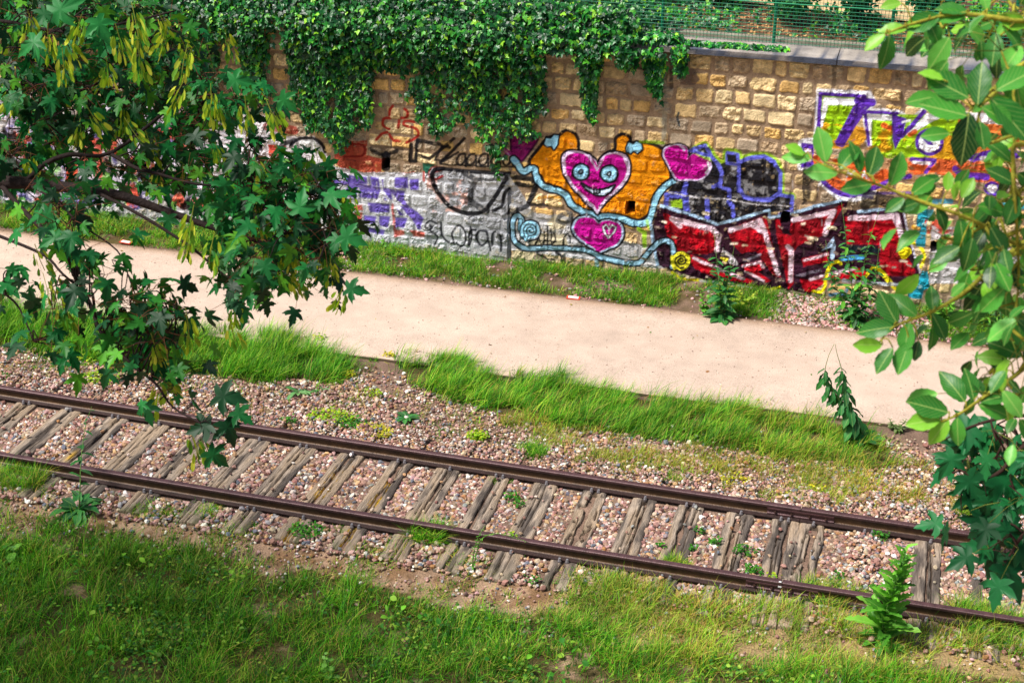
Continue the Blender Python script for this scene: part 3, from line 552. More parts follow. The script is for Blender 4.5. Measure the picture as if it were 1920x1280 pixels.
    for k in range(46):
        x = rs2.uniform(1170, 1700); y = rs2.uniform(400, 545); L([(x, y), (x+rs2.uniform(4, 12), y+rs2.uniform(-1, 3))], rs2.uniform(2, 5), [(226,212,190),(206,180,150),(30,24,30),(150,130,120)][rs2.randint(4)], .75)
    for k in range(40):
        x = rs2.uniform(700, 1720); y = rs2.uniform(300, 470); L([(x, y), (x+rs2.uniform(-1, 1), y+rs2.uniform(8, 26))], 1.6, [(30,26,30),(90,80,80),(200,196,200)][rs2.randint(3)], .4)
    # weep holes
    for hx, hy, w, h in ((1181,390,17,22), (1472,409,17,22), (1755,464,20,19), (722,308,14,20), (482,279,16,12), (1100,250,0,0)):
        if not w: continue
        b = (cv.px > hx-w/2) & (cv.px < hx+w/2) & (cv.py > hy-h/2) & (cv.py < hy+h/2)
        H[b] = -.28; cv.col[b] = lin((40, 34, 30))
    b = (np.abs(X-(onY(955, 400, 7)[0])) < .02) & (Z < 1.1); H[b] -= .05
    # slight batter
    V = np.stack([X, 7.0-H, Z], -1); h, w = X.shape; i = (np.arange(h-1)[:, None]*w+np.arange(w-1)[None]).ravel()
    idx = np.stack([i, i+1, i+w+1, i+w], 1).ravel()
    root = thing('stone_wall', 'long retaining wall of rough yellow stone blocks covered with colourful graffiti', 'wall', (-7, 7, 0))
    me = mkmesh('masonry', V.reshape(-1, 3)-np.array([-7, 7, 0]), np.full(len(i), 4), idx, np.clip(cv.col, .004, 1).reshape(-1, 3), smooth=False)
    link('masonry', me, M_stone, root)
    m = MB(); m.box((WX0, 7.3, -.4), (WX1, 7.4, 3.38), lin((120, 104, 84))); o = m.build('backing', M_plain, root, loc=(-7, 7, 0)); o.location = (0, 0, 0)
    edges = [-19, -16.4, -13.9, -11.3, -8.7, -6.2, -3.75, -1.21, 1.35, 3.9, 5.2]
    for a, b in zip(edges[:-1], edges[1:]):
        m = MB(); n = 40; xs = np.linspace(a+.006, b-.006, n)
        prof = [(6.9, 3.392), (6.885, 3.40), (6.88, 3.475), (6.895, 3.49), (7.5, 3.50)]
        V = np.array([[(x, y+.006*(vn(x, y*9+z*31, .07, 5)-.5)*(y < 7), z+.006*(vn(x, z*50, .09, 6)-.5)) for (y, z) in prof] for x in xs])
        k = len(prof); F = [(i*k+j, (i+1)*k+j, (i+1)*k+j+1, i*k+j+1) for i in range(n-1) for j in range(k-1)]+[tuple(range(k)), tuple((n-1)*k+j for j in range(k))[::-1]]
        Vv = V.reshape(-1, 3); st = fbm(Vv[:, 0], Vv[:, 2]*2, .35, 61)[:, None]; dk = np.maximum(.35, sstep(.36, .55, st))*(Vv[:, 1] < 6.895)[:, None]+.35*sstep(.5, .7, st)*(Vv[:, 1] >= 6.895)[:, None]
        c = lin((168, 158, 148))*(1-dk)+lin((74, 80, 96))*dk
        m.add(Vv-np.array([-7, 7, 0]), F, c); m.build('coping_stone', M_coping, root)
build_wall()

# ---------------------------------------------------------------- upper terrace behind the wall
def upz(X, Y): return 3.46+.10*np.clip(Y-7.6, 0, 3)+.5*sstep(7.0, 8.6, Y)*sstep(-3.6, -5.5, X)+.04*(fbm(X, Y, .5, 8)-.5)*sstep(7.5, 7.8, Y)
def terrace():
    xs = np.concatenate([[-60, -25], np.arange(-19, 6, .08), [20, 60]]); ys = np.concatenate([[7.42], np.arange(7.5, 12.5, .08), [20, 60]])
    X, Y = np.meshgrid(xs, ys); Z = upz(X, Y); n = fbm(X, Y, .12, 9)[..., None]; n2 = fbm(X, Y, .5, 10)[..., None]
    c = lin((96, 72, 56))*(.5+.85*n); a = sstep(.55, .68, n); c = c*(1-a)+lin((160, 118, 80))*a
    h, w = X.shape; i = (np.arange(h-1)[:, None]*w+np.arange(w-1)[None]).ravel()
    me = mkmesh('terrace_soil', np.stack([X, Y, Z], -1).reshape(-1, 3), np.full(len(i), 4), np.stack([i, i+1, i+w+1, i+w], 1).ravel(), c.reshape(-1, 3), smooth=True)
    tag(link('terrace_soil', me, M_ground), kind='structure')
    V = []; xs = np.arange(-3.2, 6, .2); m = MB()
    yn = 9.05-.10*(xs+2)+.05*np.sin(xs*2); V = np.stack([np.concatenate([xs, xs]), np.concatenate([yn, yn*0+13]), np.zeros(2*len(xs))], 1)
    V[:, 2] = upz(V[:, 0], V[:, 1])+.03; V[len(xs):, 2] += .1; k = len(xs)
    m.add(V, [(i, i+1, k+i+1, k+i) for i in range(k-1)], lin((206, 176, 132))); tag(m.build('terrace_path', M_path), kind='structure')
    m = MB(); m.box((-19, 7.52, 3.40), (5.2, 7.66, 3.545), lin((176, 166, 146))); tag(m.build('terrace_kerb', M_coping), kind='structure')
    # litter of dry leaves
    N = 2600; P = np.stack([RS.uniform(-5, 4, N), RS.uniform(7.68, 9.6, N)], 1); z = upz(P[:, 0], P[:, 1])+.012
    m = MB(); Yd = norm(RS.normal(0, 1, (N, 3))*np.array([1, 1, .15])); Zd = norm(np.array([0, 0, 1.])+RS.normal(0, .35, (N, 3)))
    scatter(m, ROUND, np.column_stack([P, z]), Yd, Zd, RS.uniform(.03, .065, N), pick(N, [(190,140,90),(150,100,60),(120,76,50),(210,170,110),(92,60,44)], .15))
    tag(m.build('leaf_litter', M_plain), 'brown dry fallen leaves scattered on the soil behind the green fence', 'leaf litter', kind='stuff')
terrace()

# ---------------------------------------------------------------- fence
def fence():
    root = thing('wire_fence', 'green welded wire mesh fence standing on the pale coping above the stone wall', 'fence', (-2, 7.44, 3.45))
    g = lin((16, 128, 92)); FX0, FX1 = -12., 5.2
    for k in range(-6, 5):
        x = -2.15+1.61*k
        if x > 5 or x < -12: continue
        m = MB(); m.tube([(x, 7.44, 3.4), (x, 7.44, 4.72)], .024, 8, g); m.tube([(x, 7.44, 4.72), (x, 7.44, 4.74)], .028, 8, g*.8)
        for z in np.arange(3.6, 4.7, .2): m.box((x-.008, 7.405, z), (x+.008, 7.425, z+.012), g*.6)
        m.build('post', M_green, root, smooth=False).location = (2, -7.44, -3.45)
    m = MB()
    T = (np.array([(-1,0,0),(0,0,-1),(1,0,0),(0,0,1),(-1,1,0),(0,1,-1),(1,1,0),(0,1,1)], float), [(0,1,5,4),(1,2,6,5),(2,3,7,6),(3,0,4,7)], np.zeros((8, 2)))
    xs = np.arange(FX0, FX1, .05); n = len(xs); r = .003
    Mx = np.zeros((n, 3, 3)); Mx[:, 0, 0] = r; Mx[:, 1, 2] = r; Mx[:, 2, 1] = 1.2
    P = np.stack([xs, 7.41+.004*np.sin(xs*5), np.full(n, 3.5)], 1); m.inst(T, Mx, P, np.broadcast_to(g*.55, (n, 3)))
    zs = np.arange(3.52, 4.7, .05); n = len(zs); seg = 14; L = (FX1-FX0)/seg
    for s in range(seg):
        Mx = np.zeros((n, 3, 3)); Mx[:, 2, 0] = r*1.15; Mx[:, 1, 2] = r*1.15; Mx[:, 0, 1] = L
        m.inst(T, Mx, np.stack([np.full(n, FX0+s*L), np.full(n, 7.405), zs+.002*math.sin(s*2.)], 1), np.broadcast_to(g, (n, 3)))
    m.build('wire_mesh', M_green, root).location = (2, -7.44, -3.45)
    for z in (4.085, 4.66):
        m = MB(); m.tube([(FX0+i*(FX1-FX0)/20, 7.398, z+.006*math.sin(i)) for i in range(21)], .007, 5, lin((30, 160, 110))); m.build('tension_wire', M_green, root).location = (2, -7.44, -3.45)
fence()

# ---------------------------------------------------------------- rails
def rail(name, Yc, Xa, Xb, label, plate=None, paint=False):
    prof = [(-.070,-.150),(-.070,-.139),(-.024,-.128),(-.0085,-.118),(-.0085,-.046),(-.030,-.040),(-.036,-.034),(-.036,-.008),(-.028,-.001),(0,0),(.028,-.001),(.036,-.008),(.036,-.034),(.030,-.040),(.0085,-.046),(.0085,-.118),(.024,-.128),(.070,-.139),(.070,-.150)]
    n = max(2, int((Xb-Xa)/.25)); xs = np.linspace(Xa, Xb, n); k = len(prof); V = []; K = []
    for x in xs:
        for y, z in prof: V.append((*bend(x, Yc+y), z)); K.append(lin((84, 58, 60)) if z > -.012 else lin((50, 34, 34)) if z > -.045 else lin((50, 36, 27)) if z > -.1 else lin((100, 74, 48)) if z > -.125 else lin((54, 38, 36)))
    F = [(i*k+j, i*k+(j+1) % k, (i+1)*k+(j+1) % k, (i+1)*k+j) for i in range(n-1) for j in range(k)]+[tuple(range(k))[::-1], tuple((n-1)*k+j for j in range(k))]
    xm = (Xa+Xb)/2; root = thing(name, label, 'rail', (xm, Yc, -.15)); off = (-xm, -Yc, .15)
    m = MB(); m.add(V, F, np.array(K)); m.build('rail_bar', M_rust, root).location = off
    if plate is not None:
        for sgn in (-1, 1):
            m = MB(); pr = [(.010,-.122),(.030,-.128),(.034,-.112),(.022,-.100),(.022,-.066),(.040,-.058),(.043,-.040),(.032,-.0385),(.012,-.044)]
            X2 = np.linspace(plate-.37, plate+.37, 8); V = [(*bend(x, Yc+sgn*y), z) for x in X2 for y, z in pr]; q = len(pr)
            F = [(i*q+j, i*q+(j+1) % q, (i+1)*q+(j+1) % q, (i+1)*q+j) for i in range(7) for j in range(q)]+[tuple(range(q)), tuple(7*q+j for j in range(q))]
            m.add(V, F, lin((84, 56, 58))); pl = m.build('fishplate', M_rust, root); pl.location = off
            for bx in (-.28, -.1, .1, .28):
                m = MB(); x, y = bend(plate+bx, Yc+sgn*.022); m.tube([(x, y, -.083), (x, y+sgn*.02, -.083)], .017, 6, lin((70, 48, 42))); m.tube([(x, y+sgn*.02, -.083), (x, y+sgn*.03, -.083)], .010, 6, lin((70, 48, 42))); m.build('bolt', M_rust, pl)
        if paint:
            m = MB(); x, y = bend(plate-.02, Yc-.0435); m.box((x-.018, y-.003, -.057), (x+.018, y-.0005, -.04), lin((220, 220, 220))); m.build('paint_mark', M_plain, root).location = off; m = MB(); m.box((x-.014, y+.006, -.0012), (x+.012, y+.028, .0016), lin((214, 214, 214)))
            m.build('paint_mark', M_plain, root).location = off
jn = onZ(1467, 1090, 0)[0]; jf = onZ(1503, 948, 0)[0]
rail('rail', -.75, -17, jn-.004, 'rusty near rail running left from the joint with white paint marks', jn, True)
rail('rail', -.75, jn+.004, 6, 'rusty near rail on the right, behind the tall green weed')
rail('rail', .75, -17, jf-.004, 'rusty far rail running left from its bolted joint beside the gravel shoulder', jf)
rail('rail', .75, jf+.004, 6, 'rusty far rail on the right, partly hidden by dark maple leaves')

# ---------------------------------------------------------------- sleepers
SX = [-12.4,-11.78,-11.16,-10.55,-9.93,-9.28,-8.69,-8.02,-7.33,-6.73,-6.11,-5.47,-4.88,-4.25,-3.70,-3.10,-2.53,-1.99,-1.43,-.92,-.62,.0,.65,1.27,1.9,2.5,3.1,3.7]
SPLIT = {4:1,5:2,6:0,7:1,8:0,9:1,10:2,11:3,12:1,13:2,14:0,15:4,16:1,17:3,18:3,19:2,20:4,21:2,22:1,23:2,24:3}
def splabel(i):
    L = {4:'cracked grey sleeper at the left edge, second from the left in view',5:'twisted grey sleeper with a yellow lichen spot, beside the leafy weed at left',6:'grey sleeper crossed by the thin tall weed stem at left',
    7:'grey sleeper with a dark split, under the hanging maple twig tip',8:'smooth grey-brown sleeper directly right of the maple twig tip',9:'broad grey sleeper with a long crack, its near end mossy',10:'grey sleeper with a rotten dark groove, near end in dry grass',
    11:'sleeper split in two with yellow moss in its gap, small weed at near end',12:'grey sleeper with dark streaks, its squared near end clear of grass',13:'grey sleeper with a bent dark split and a wire band round its end',
    14:'solid grey-brown sleeper left of the most rotten one, grass at its near end',15:'most rotten sleeper, hollowed and broken up along its middle',16:'broad solid sleeper right of the most rotten one',17:'sleeper split lengthwise into two strips, yellow grass at its near end',
    18:'decayed sleeper with patchy holes left of the rail joints',19:'sleeper with two dark parallel strips just left of the rail joints',20:'left one of the two close sleepers under the rail joints, with a hole',21:'right one of the two close sleepers under the rail joints, long black cracks',
    22:'mostly buried sleeper of which a short stub shows, behind the tall green weed',23:'pale sleeper with several long straight cracks, right of the tall green weed',24:'half buried sleeper showing two narrow strips, beside the right maple leaves'}
    return L.get(i)
def sleeper(i, x0):
    rs = np.random.RandomState(100+i); kind = SPLIT.get(i-0, rs.randint(0, 4)); buried = -.035 if i == 21 else (-.02 if i == 23 else 0)
    j = i
    nl, nw = 110, 30; yy = np.linspace(-1.3+rs.uniform(-.05, .05), 1.32, nl); uu = np.linspace(-1, 1, nw)
    wb = .03*(fbm(yy, yy*0+i, 1.3, 7+i, 2)-.5)*2*(1.6 if kind in (2, 4) else .8)
    hwL = .143+.02*(fbm(yy, yy*0+i, .35, 20+i)-.5)*2*(1+.8*(kind > 1)); hwR = .143+.02*(fbm(yy, yy*0+i+9, .35, 21+i)-.5)*2*(1+.8*(kind > 1))
    Y, U = np.meshgrid(yy, uu, indexing='ij'); hw = np.where(U < 0, hwL[:, None], hwR[:, None]); X = wb[:, None]+U*hw
    edge = 1-np.abs(U)**8; Z = -.151-.014*(1-edge)+.008*(fbm(X*2+i, Y, .3, 30+i)-.5)+buried*1.
    seat = np.exp(-((np.abs(Y)-.75)/.13)**4); dpt = np.zeros_like(X); ncr = (4, 5, 5, 6, 7)[kind]
    for c in range(ncr):
        c0 = rs.uniform(-.075, .075) if c else rs.uniform(-.025, .03); wid = rs.uniform(.004, .008) if c else (.007, .011, .017, .024, .030)[kind]
        path = c0+.02*(fbm(yy, yy*0+c, 1.3, 60+i*7+c, 3)-.5)*2; act = sstep(.32, .5, fbm(yy, yy*0+c+.5, .45, 80+i*5+c)+(.25 if c == 0 else -.02))
        d = np.abs(X-path[:, None]-wb[:, None]); ww = wid*(.5+1*vn(Y, Y*0, .12, i+c))*act[:, None]+1e-5
        dpt = np.maximum(dpt, sstep(1.25, .7, d/ww)*np.minimum(1, ww/.004)*(.03+.03*(wid > .01)))
    if kind == 4: dpt = np.maximum(dpt, .045*sstep(.58, .66, fbm(X*2.5, Y, .16, 90+i))*(np.abs(U) < .85)*(np.abs(Y) < .62))
    dpt *= (1-seat*.8); fine = fbm(X*14, Y, .22, 31+i, 3); Z = Z-dpt-.004*(fine-.5)
    if i == 20: hole = np.exp(-((X+.02)/.035)**2-((Y+.1)/.06)**2); Z -= .06*(hole > .5); dpt = np.maximum(dpt, .06*(hole > .5))
    stk = fbm(X*16, Y, .5, 33+i, 3)[..., None]; bt = fbm(X*5, Y, .8, 34+i, 4)[..., None]
    c = lin((166, 149, 132))*(.38+.95*stk); a = sstep(.5, .62, bt)*.8; c = c*(1-a)+lin((70, 64, 62))*(.5+.9*stk)*a
    wm = sstep(.5, .35, bt)*.45; c = c*(1-wm)+lin((168, 142, 112))*(.7+.5*stk)*wm
    a = np.clip(dpt/.02, 0, 1)[..., None]*.85; c = c*(1-a)+lin((48, 36, 26))*a  # cracks coloured darker, for rot and painted-in shadow
    gm = (sstep(-.95, -1.3, Y)*(.5 if i < 12 else .2)*sstep(.4, .6, bt[..., 0]))[..., None]; c = c*(1-gm)+lin((110, 112, 66))*gm
    if i in (11, 10): a = (np.clip(dpt/.02, 0, 1)*sstep(.5, .6, fbm(X, Y, .15, 77)))[..., None]; c = c*(1-a)+lin((190, 150, 30))*a
    if i == 5: a = (np.exp(-((X+.03)/.03)**2-((Y+.35)/.12)**2))[..., None]; c = c*(1-a)+lin((190, 150, 50))*a
    # bottom ring / skirt
    V = np.stack([X, Y, Z], -1).reshape(-1, 3); K = c.reshape(-1, 3); n0 = nl*nw; idg = np.arange(n0).reshape(nl, nw)
    F = [(idg[a, b], idg[a, b+1], idg[a+1, b+1], idg[a+1, b]) for a in range(nl-1) for b in range(nw-1)]
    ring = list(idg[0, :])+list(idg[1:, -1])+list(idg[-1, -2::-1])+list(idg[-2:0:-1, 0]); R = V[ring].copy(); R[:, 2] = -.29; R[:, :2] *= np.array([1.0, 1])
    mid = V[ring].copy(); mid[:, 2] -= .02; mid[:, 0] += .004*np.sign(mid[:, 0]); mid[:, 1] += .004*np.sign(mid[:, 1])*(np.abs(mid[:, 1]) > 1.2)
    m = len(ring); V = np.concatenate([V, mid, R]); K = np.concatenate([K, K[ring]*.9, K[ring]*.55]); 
    for a in range(m):
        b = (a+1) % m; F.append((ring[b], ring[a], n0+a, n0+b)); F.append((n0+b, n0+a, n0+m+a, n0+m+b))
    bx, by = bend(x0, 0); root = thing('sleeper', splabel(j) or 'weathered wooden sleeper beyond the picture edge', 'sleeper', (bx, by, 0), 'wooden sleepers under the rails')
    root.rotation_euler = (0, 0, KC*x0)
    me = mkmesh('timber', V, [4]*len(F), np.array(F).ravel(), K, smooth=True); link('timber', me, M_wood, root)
    two = i % 2
    for yc in (-.75, .75):
        for sg in (-1, 1):
            for dx in ((-.042, .042) if (two ^ (sg > 0)) else (.02*(-1)**i,)):
                q = MB(); yb = yc+sg*.088; q.tube([(dx, yb, -.165), (dx, yb, -.140)], .024, 10, lin((116, 108, 108))); q.tube([(dx, yb, -.140), (dx, yb, -.106)], [.018, .014], 6, lin((160, 158, 164)))
                q.build('screw', M_screw, root)
for i, x in enumerate(SX):
    if i < 3 or i > 25: continue
    sleeper(i, x)

# ---------------------------------------------------------------- ballast and pebbles
def stones():
    phi = (1+5**.5)/2; B = np.array([(-1,phi,0),(1,phi,0),(-1,-phi,0),(1,-phi,0),(0,-1,phi),(0,1,phi),(0,-1,-phi),(0,1,-phi),(phi,0,-1),(phi,0,1),(-phi,0,-1),(-phi,0,1)])/1.9
    FI = [(0,11,5),(0,5,1),(0,1,7),(0,7,10),(0,10,11),(1,5,9),(5,11,4),(11,10,2),(10,7,6),(7,1,8),(3,9,4),(3,4,2),(3,2,6),(3,6,8),(3,8,9),(4,9,5),(2,4,11),(6,2,10),(8,6,7),(9,8,1)]
    T = []
    for k in range(10):
        rs = np.random.RandomState(k); V = B*(1+rs.uniform(-.28, .22, (12, 1))); V = V*np.array([1, rs.uniform(.65, .95), rs.uniform(.5, .8)])
        # flatten some facets
        for _ in range(4): d = norm(rs.normal(0, 1, 3)); q = V@d; V = V-np.outer(np.maximum(q-.62, 0), d)
        T.append((V, FI, np.zeros((12, 2))))
    N = 150000; X = RS.uniform(-14.5, 4.2, N); Y = RS.uniform(-2.3, 3.0, N); n = fbm(X, Y, .35, 21); n2 = fbm(X, Y, .9, 22)
    px, py = proj(np.stack([X, Y, np.full(N, -.18)], -1))
    inside = (np.abs(Y) < .68); keep = np.zeros(N)
    keep[(Y > -1.0) & (Y < 1.1)] = 1; sh = (Y >= 1.1) & (Y < 3.05); keep[sh] = (.80*sstep(3.3, 2.2, Y[sh])+.25*(n[sh] > .5))*(1-.5*sstep(.52, .62, n2[sh])*sstep(1.2, 1.7, Y[sh]))
    nr = (Y <= -1.0) & (Y > -1.33); keep[nr] = .65; f = (Y <= -1.33); keep[f] = (.22*sstep(.42, .6, n[f])+.10)*sstep(-2.3, -1.4, Y[f])*1.1
    vg = inpoly(px, py, VERGE_L) | inpoly(px, py, VERGE_R); keep[vg] *= .04
    dr = inpoly(px, py, DRY_R); keep[dr & (Y < -1.1)] *= .35
    rt = inside & (px > 1400) & (px < 1560); keep *= 1
    u, v = X, Y-KC*X*X/2
    sxs = np.array(SX); ds = np.min(np.abs((u+v*KC*u)[:, None]-sxs[None]), 1)
    on = (ds < .150) & (v > -1.32) & (v < 1.34); ni = np.argmin(np.abs((u)[:, None]-sxs[None]), 1)
    keep[on & (v < .83)] *= .012; bur = on & np.isin(ni, [21]) & (v > -.45) ; keep[bur] = 1; bur = on & (ni == 23) & ((v > .1) | (np.abs(u-1.27) < .03)); keep[bur] = .9
    for c in (-.75, .75): keep[np.abs(v-c) < .085] = 0
    k = RS.rand(N) < keep; X, Y, n = X[k], Y[k], n[k]; on = on[k]; bur2 = np.isin(ni[k], [21, 23]); N = len(X)
    s = np.exp(RS.normal(math.log(.0265), .30, N)); s = np.where(Y > 1.0, s*.78, s); s[Y < -1.33] *= .75; s[(n > .55)] *= .85; s = np.clip(s, .009, .046)
    base = np.where(Y > -1.33, -.214+.026*(np.abs(Y) > .85)+.03*(fbm(X, Y, .5, 23)-.4), gz(X, Y)); base = np.where(on & ~bur2 & (Y < .86), -.150, base); base = np.where(on & (Y > .86), -.135, base); base = np.where(on & bur2, -.185, base)
    base = np.where(Y > 1.0, np.maximum(base, gz(X, Y)), base)
    Z = base+s*RS.uniform(.1, .9, N); sh = Y > -1.33; Z[sh] += .012*RS.rand(sh.sum())
    pal = [(186,150,142),(160,118,108),(172,136,118),(200,178,160),(222,212,198),(150,146,144),(106,110,120),(184,148,108),(160,116,76),(112,84,78),(238,232,222),(156,130,108),(136,96,86),(182,164,136)]
    col = pick(N, pal, .14, [13, 13, 12, 9, 5, 8, 5, 9, 5, 6, 2.5, 9, 8, 8])
    q, _ = np.linalg.qr(RS.normal(0, 1, (N, 3, 3))); tilt = RS.normal(0, .45, (N, 3)); zax = norm(np.array([0, 0, 1.])+tilt*np.array([1, 1, 0])); xax = norm(np.cross(zax, RS.normal(0, 1, (N, 3)))); yax = np.cross(zax, xax)
    M = np.stack([xax, yax, zax], 2)*s[:, None, None]; m = MB(); kk = RS.randint(0, 10, N); P = np.stack([X, Y, Z], 1)
    for i, t in enumerate(T): a = kk == i; m.inst(t, M[a], P[a], col[a])
    tag(m.build('ballast', M_gravel), 'pink and grey crushed stone ballast between and beside the rails', 'gravel', kind='stuff')
    # gravel at the foot of the wall
    N = 9000; X = RS.uniform(-9.5, 3.2, N); Y = RS.uniform(5.98, 6.93, N); n = fbm(X, Y, .5, 27); dens = .08+.9*sstep(-1.9, -1.5, X)*sstep(1.5, .2, X)+.3*sstep(-7.7, -8.2, X)*sstep(-9.5, -8.6, X); k = RS.rand(N) < dens; X, Y = X[k], Y[k]; N = len(X)
    s = np.clip(np.exp(RS.normal(math.log(.026), .3, N)), .012, .05); zax = norm(np.array([0, 0, 1.])+RS.normal(0, .45, (N, 3))); xax = norm(np.cross(zax, RS.normal(0, 1, (N, 3)))); M = np.stack([xax, np.cross(zax, xax), zax], 2)*s[:, None, None]
    m = MB(); kk = RS.randint(0, 10, N); P = np.stack([X, Y, gz(X, Y)+s*.3], 1); col = pick(N, [(206,160,156),(190,140,136),(176,130,122),(214,190,180),(160,150,146)], .12)
    for i, t in enumerate(T): a = kk == i; m.inst(t, M[a], P[a], col[a])
    tag(m.build('wall_gravel', M_gravel), 'pinkish broken stones at the foot of the red graffiti', 'gravel', kind='stuff')
stones()

# ---------------------------------------------------------------- grass
GREENS = [(86,164,16),(54,134,12),(124,194,34),(32,94,12),(72,142,20),(168,208,60)]
DRYS = [(190,160,84),(206,178,100),(170,136,66),(150,160,50),(176,184,60),(196,200,80)]
def grass_patch(mb, X, Y, hmin, hmax, pal, wind=(.5, .1), wmul=1., dryfrac=0, lean=1.):
    N = len(X)
    if not N: return
    Z = gz(X, Y)-.01; n = fbm(X, Y, .3, 55); cl = fbm(X, Y, .16, 59, 2); h = (hmin+(hmax-hmin)*np.clip(n*1.2-.35+cl*.8-.1+RS.normal(0, .22, N), 0, 1.4))
    ang = RS.uniform(0, 6.283, N); d = np.stack([np.cos(ang)+wind[0], np.sin(ang)+wind[1], np.zeros(N)], 1); d = norm(d); up = norm(np.array([0, 0, 1.])+RS.normal(0, .22, (N, 3))*lean)
    Xa = norm(np.cross(d, up)); Ya = np.cross(up, Xa); w = RS.uniform(.005, .010, N)*wmul
    M = np.stack([Xa*w[:, None], Ya*h[:, None], up*h[:, None]], 2); col = pick(N, pal, .18)
    if dryfrac: k = RS.rand(N) < dryfrac; col[k] = pick(k.sum(), DRYS, .15)
    hv = fbm(X, Y, .45, 57)[:, None]; col = col*(.55+.85*hv)*(1+.25*(fbm(X, Y, .8, 58)[:, None]-.5)*np.array([2.2, .6, 0])); kk = RS.randint(0, len(GR), N); P = np.stack([X, Y, Z], 1)
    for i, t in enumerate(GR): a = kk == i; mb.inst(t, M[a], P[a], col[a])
def sample(n, x0, x1, y0, y1, P=None, dens=None, jit=1.):
    X = RS.uniform(x0, x1, n); Y = RS.uniform(y0, y1, n)
    if P is not None:
        px, py = proj(np.stack([X, Y, np.full(n, -.2)], -1)); a = jit*70*(fbm(X, Y, .45, 301, 4)-.5)+RS.normal(0, 6, n); b = jit*90*(fbm(X, Y, .5, 305, 4)-.5)+RS.normal(0, 8, n); k = inpoly(px+a, py+b, P); X, Y = X[k], Y[k]
    if dens is not None: k = RS.rand(len(X)) < dens(X, Y); X, Y = X[k], Y[k]
    return X, Y
def leafy(mb, X, Y, smin, smax, pal, T=ROUND, h=.03):
    N = len(X); Z = gz(X, Y)+RS.uniform(.0, 1, N)*h; Yd = norm(np.stack([RS.normal(0, 1, N), RS.normal(0, 1, N), RS.uniform(-.1, .6, N)], 1)); Zd = norm(np.array([0, -.2, 1.])+RS.normal(0, .35, (N, 3)))
    scatter(mb, T, np.stack([X, Y, Z], 1), Yd, Zd, RS.uniform(smin, smax, N), pick(N, pal, .15))
def make_grass():
    m = MB(); fd = lambda s, a, b, seed: (lambda X, Y: sstep(a, b, fbm(X, Y, s, seed)*.65+fbm(X, Y, s*.35, seed+1)*.35))
    X, Y = sample(185000, -10, 3.4, -5.8, -1.5, GRASS_LOW, fd(.45, .35, .57, 101)); right = sstep(-2.5, 0, X)
    k = RS.rand(len(X)) < right*.6; grass_patch(m, X[~k], Y[~k], .05, .24, GREENS, dryfrac=.16); grass_patch(m, X[k], Y[k], .04, .12, GREENS+DRYS[3:], dryfrac=.35)
    X, Y = sample(30000, -10, 3.4, -5.8, -1.6, GRASS_LOW, fd(.4, .52, .62, 111)); grass_patch(m, X, Y, .16, .34, GREENS[:4], wmul=1.2)
    X, Y = sample(80000, -6, 4, -3.2, -.9, DRY_R, fd(.45, .36, .55, 121)); grass_patch(m, X, Y, .05, .2, GREENS[2:]+GREENS[5:], dryfrac=.5)
    tag(m.build('grass_meadow', M_grass), 'rough green grass in the foreground below the track', 'grass', kind='stuff')
    m = MB(); X, Y = sample(80000, -15.5, -5.5, 1.6, 3.6, VERGE_L, fd(.4, .34, .5, 131), .5); grass_patch(m, X, Y, .08, .34, GREENS, wind=(1.0, .3), dryfrac=.05, wmul=1.1)
    X, Y = sample(130000, -8, 2, 1.3, 3.6, VERGE_R, fd(.38, .36, .54, 141), .5); t = sstep(-3, -.5, X); k = RS.rand(len(X)) < t*.7
    grass_patch(m, X[~k], Y[~k], .07, .28, GREENS, wind=(1.1, .4), dryfrac=.12, wmul=1.1); grass_patch(m, X[k], Y[k], .08, .2, GREENS+DRYS[3:], wind=(.8, .2), dryfrac=.35)
    tag(m.build('grass_verge', M_grass), 'long green grass leaning over the near edge of the path', 'grass', kind='stuff')
    m = MB(); X, Y = sample(100000, -15.5, 3.5, 5.98, 6.96, None, lambda X, Y: sstep(.30, .5, fbm(X, Y, .5, 151))*(1-.93*sstep(-1.9, -1.5, X)*sstep(.6, .1, X))*sstep(5.97, 6.15, Y)); grass_patch(m, X, Y, .05, .17, GREENS, dryfrac=.15)
    leafy(m, *sample(9000, -15, 3.5, 6.05, 6.95, None, lambda X, Y: sstep(.5, .6, fbm(X, Y, .6, 155))*(1-.8*sstep(-1.9, -1.5, X)*sstep(.6, .1, X))), .02, .05, [(80,140,40),(110,165,50),(60,110,40)], h=.10)
    tag(m.build('grass_wall_foot', M_grass), 'mixed grass and low weeds along the foot of the stone wall', 'grass', kind='stuff')
    m = MB()
    SH = [(960,790),(1200,850),(1400,870),(1700,885),(1800,960),(1700,950),(1560,935),(1450,950),(1330,915),(1180,885),(1040,850),(930,810)]
    X, Y = sample(110000, -7, 3, 1.0, 3.0, SH, fd(.35, .40, .56, 211)); grass_patch(m, X, Y, .05, .15, GREENS[2:]+DRYS, dryfrac=.35)
    X, Y = sample(26000, -14, 3, 1.2, 3.2, [(-200,640),(0,655),(400,710),(700,700),(760,740),(940,810),(900,840),(600,800),(200,740),(-200,700)], fd(.35, .46, .60, 215)); grass_patch(m, X, Y, .05, .14, GREENS+DRYS[3:], dryfrac=.2)
    tag(m.build('dry_grass', M_grass), 'short yellowish grass thinning out over the ballast above the far rail', 'grass', kind='stuff')
    m = MB()   # sparse tufts and moss over the ballast shoulder and around sleeper ends
    X, Y = sample(60000, -14, 4, 1.0, 3.1, None, lambda X, Y: .7*sstep(.60, .72, fbm(X, Y, .38, 161))*sstep(.95, 1.4, Y)); grass_patch(m, X, Y, .02, .08, GREENS+DRYS[3:], dryfrac=.35)
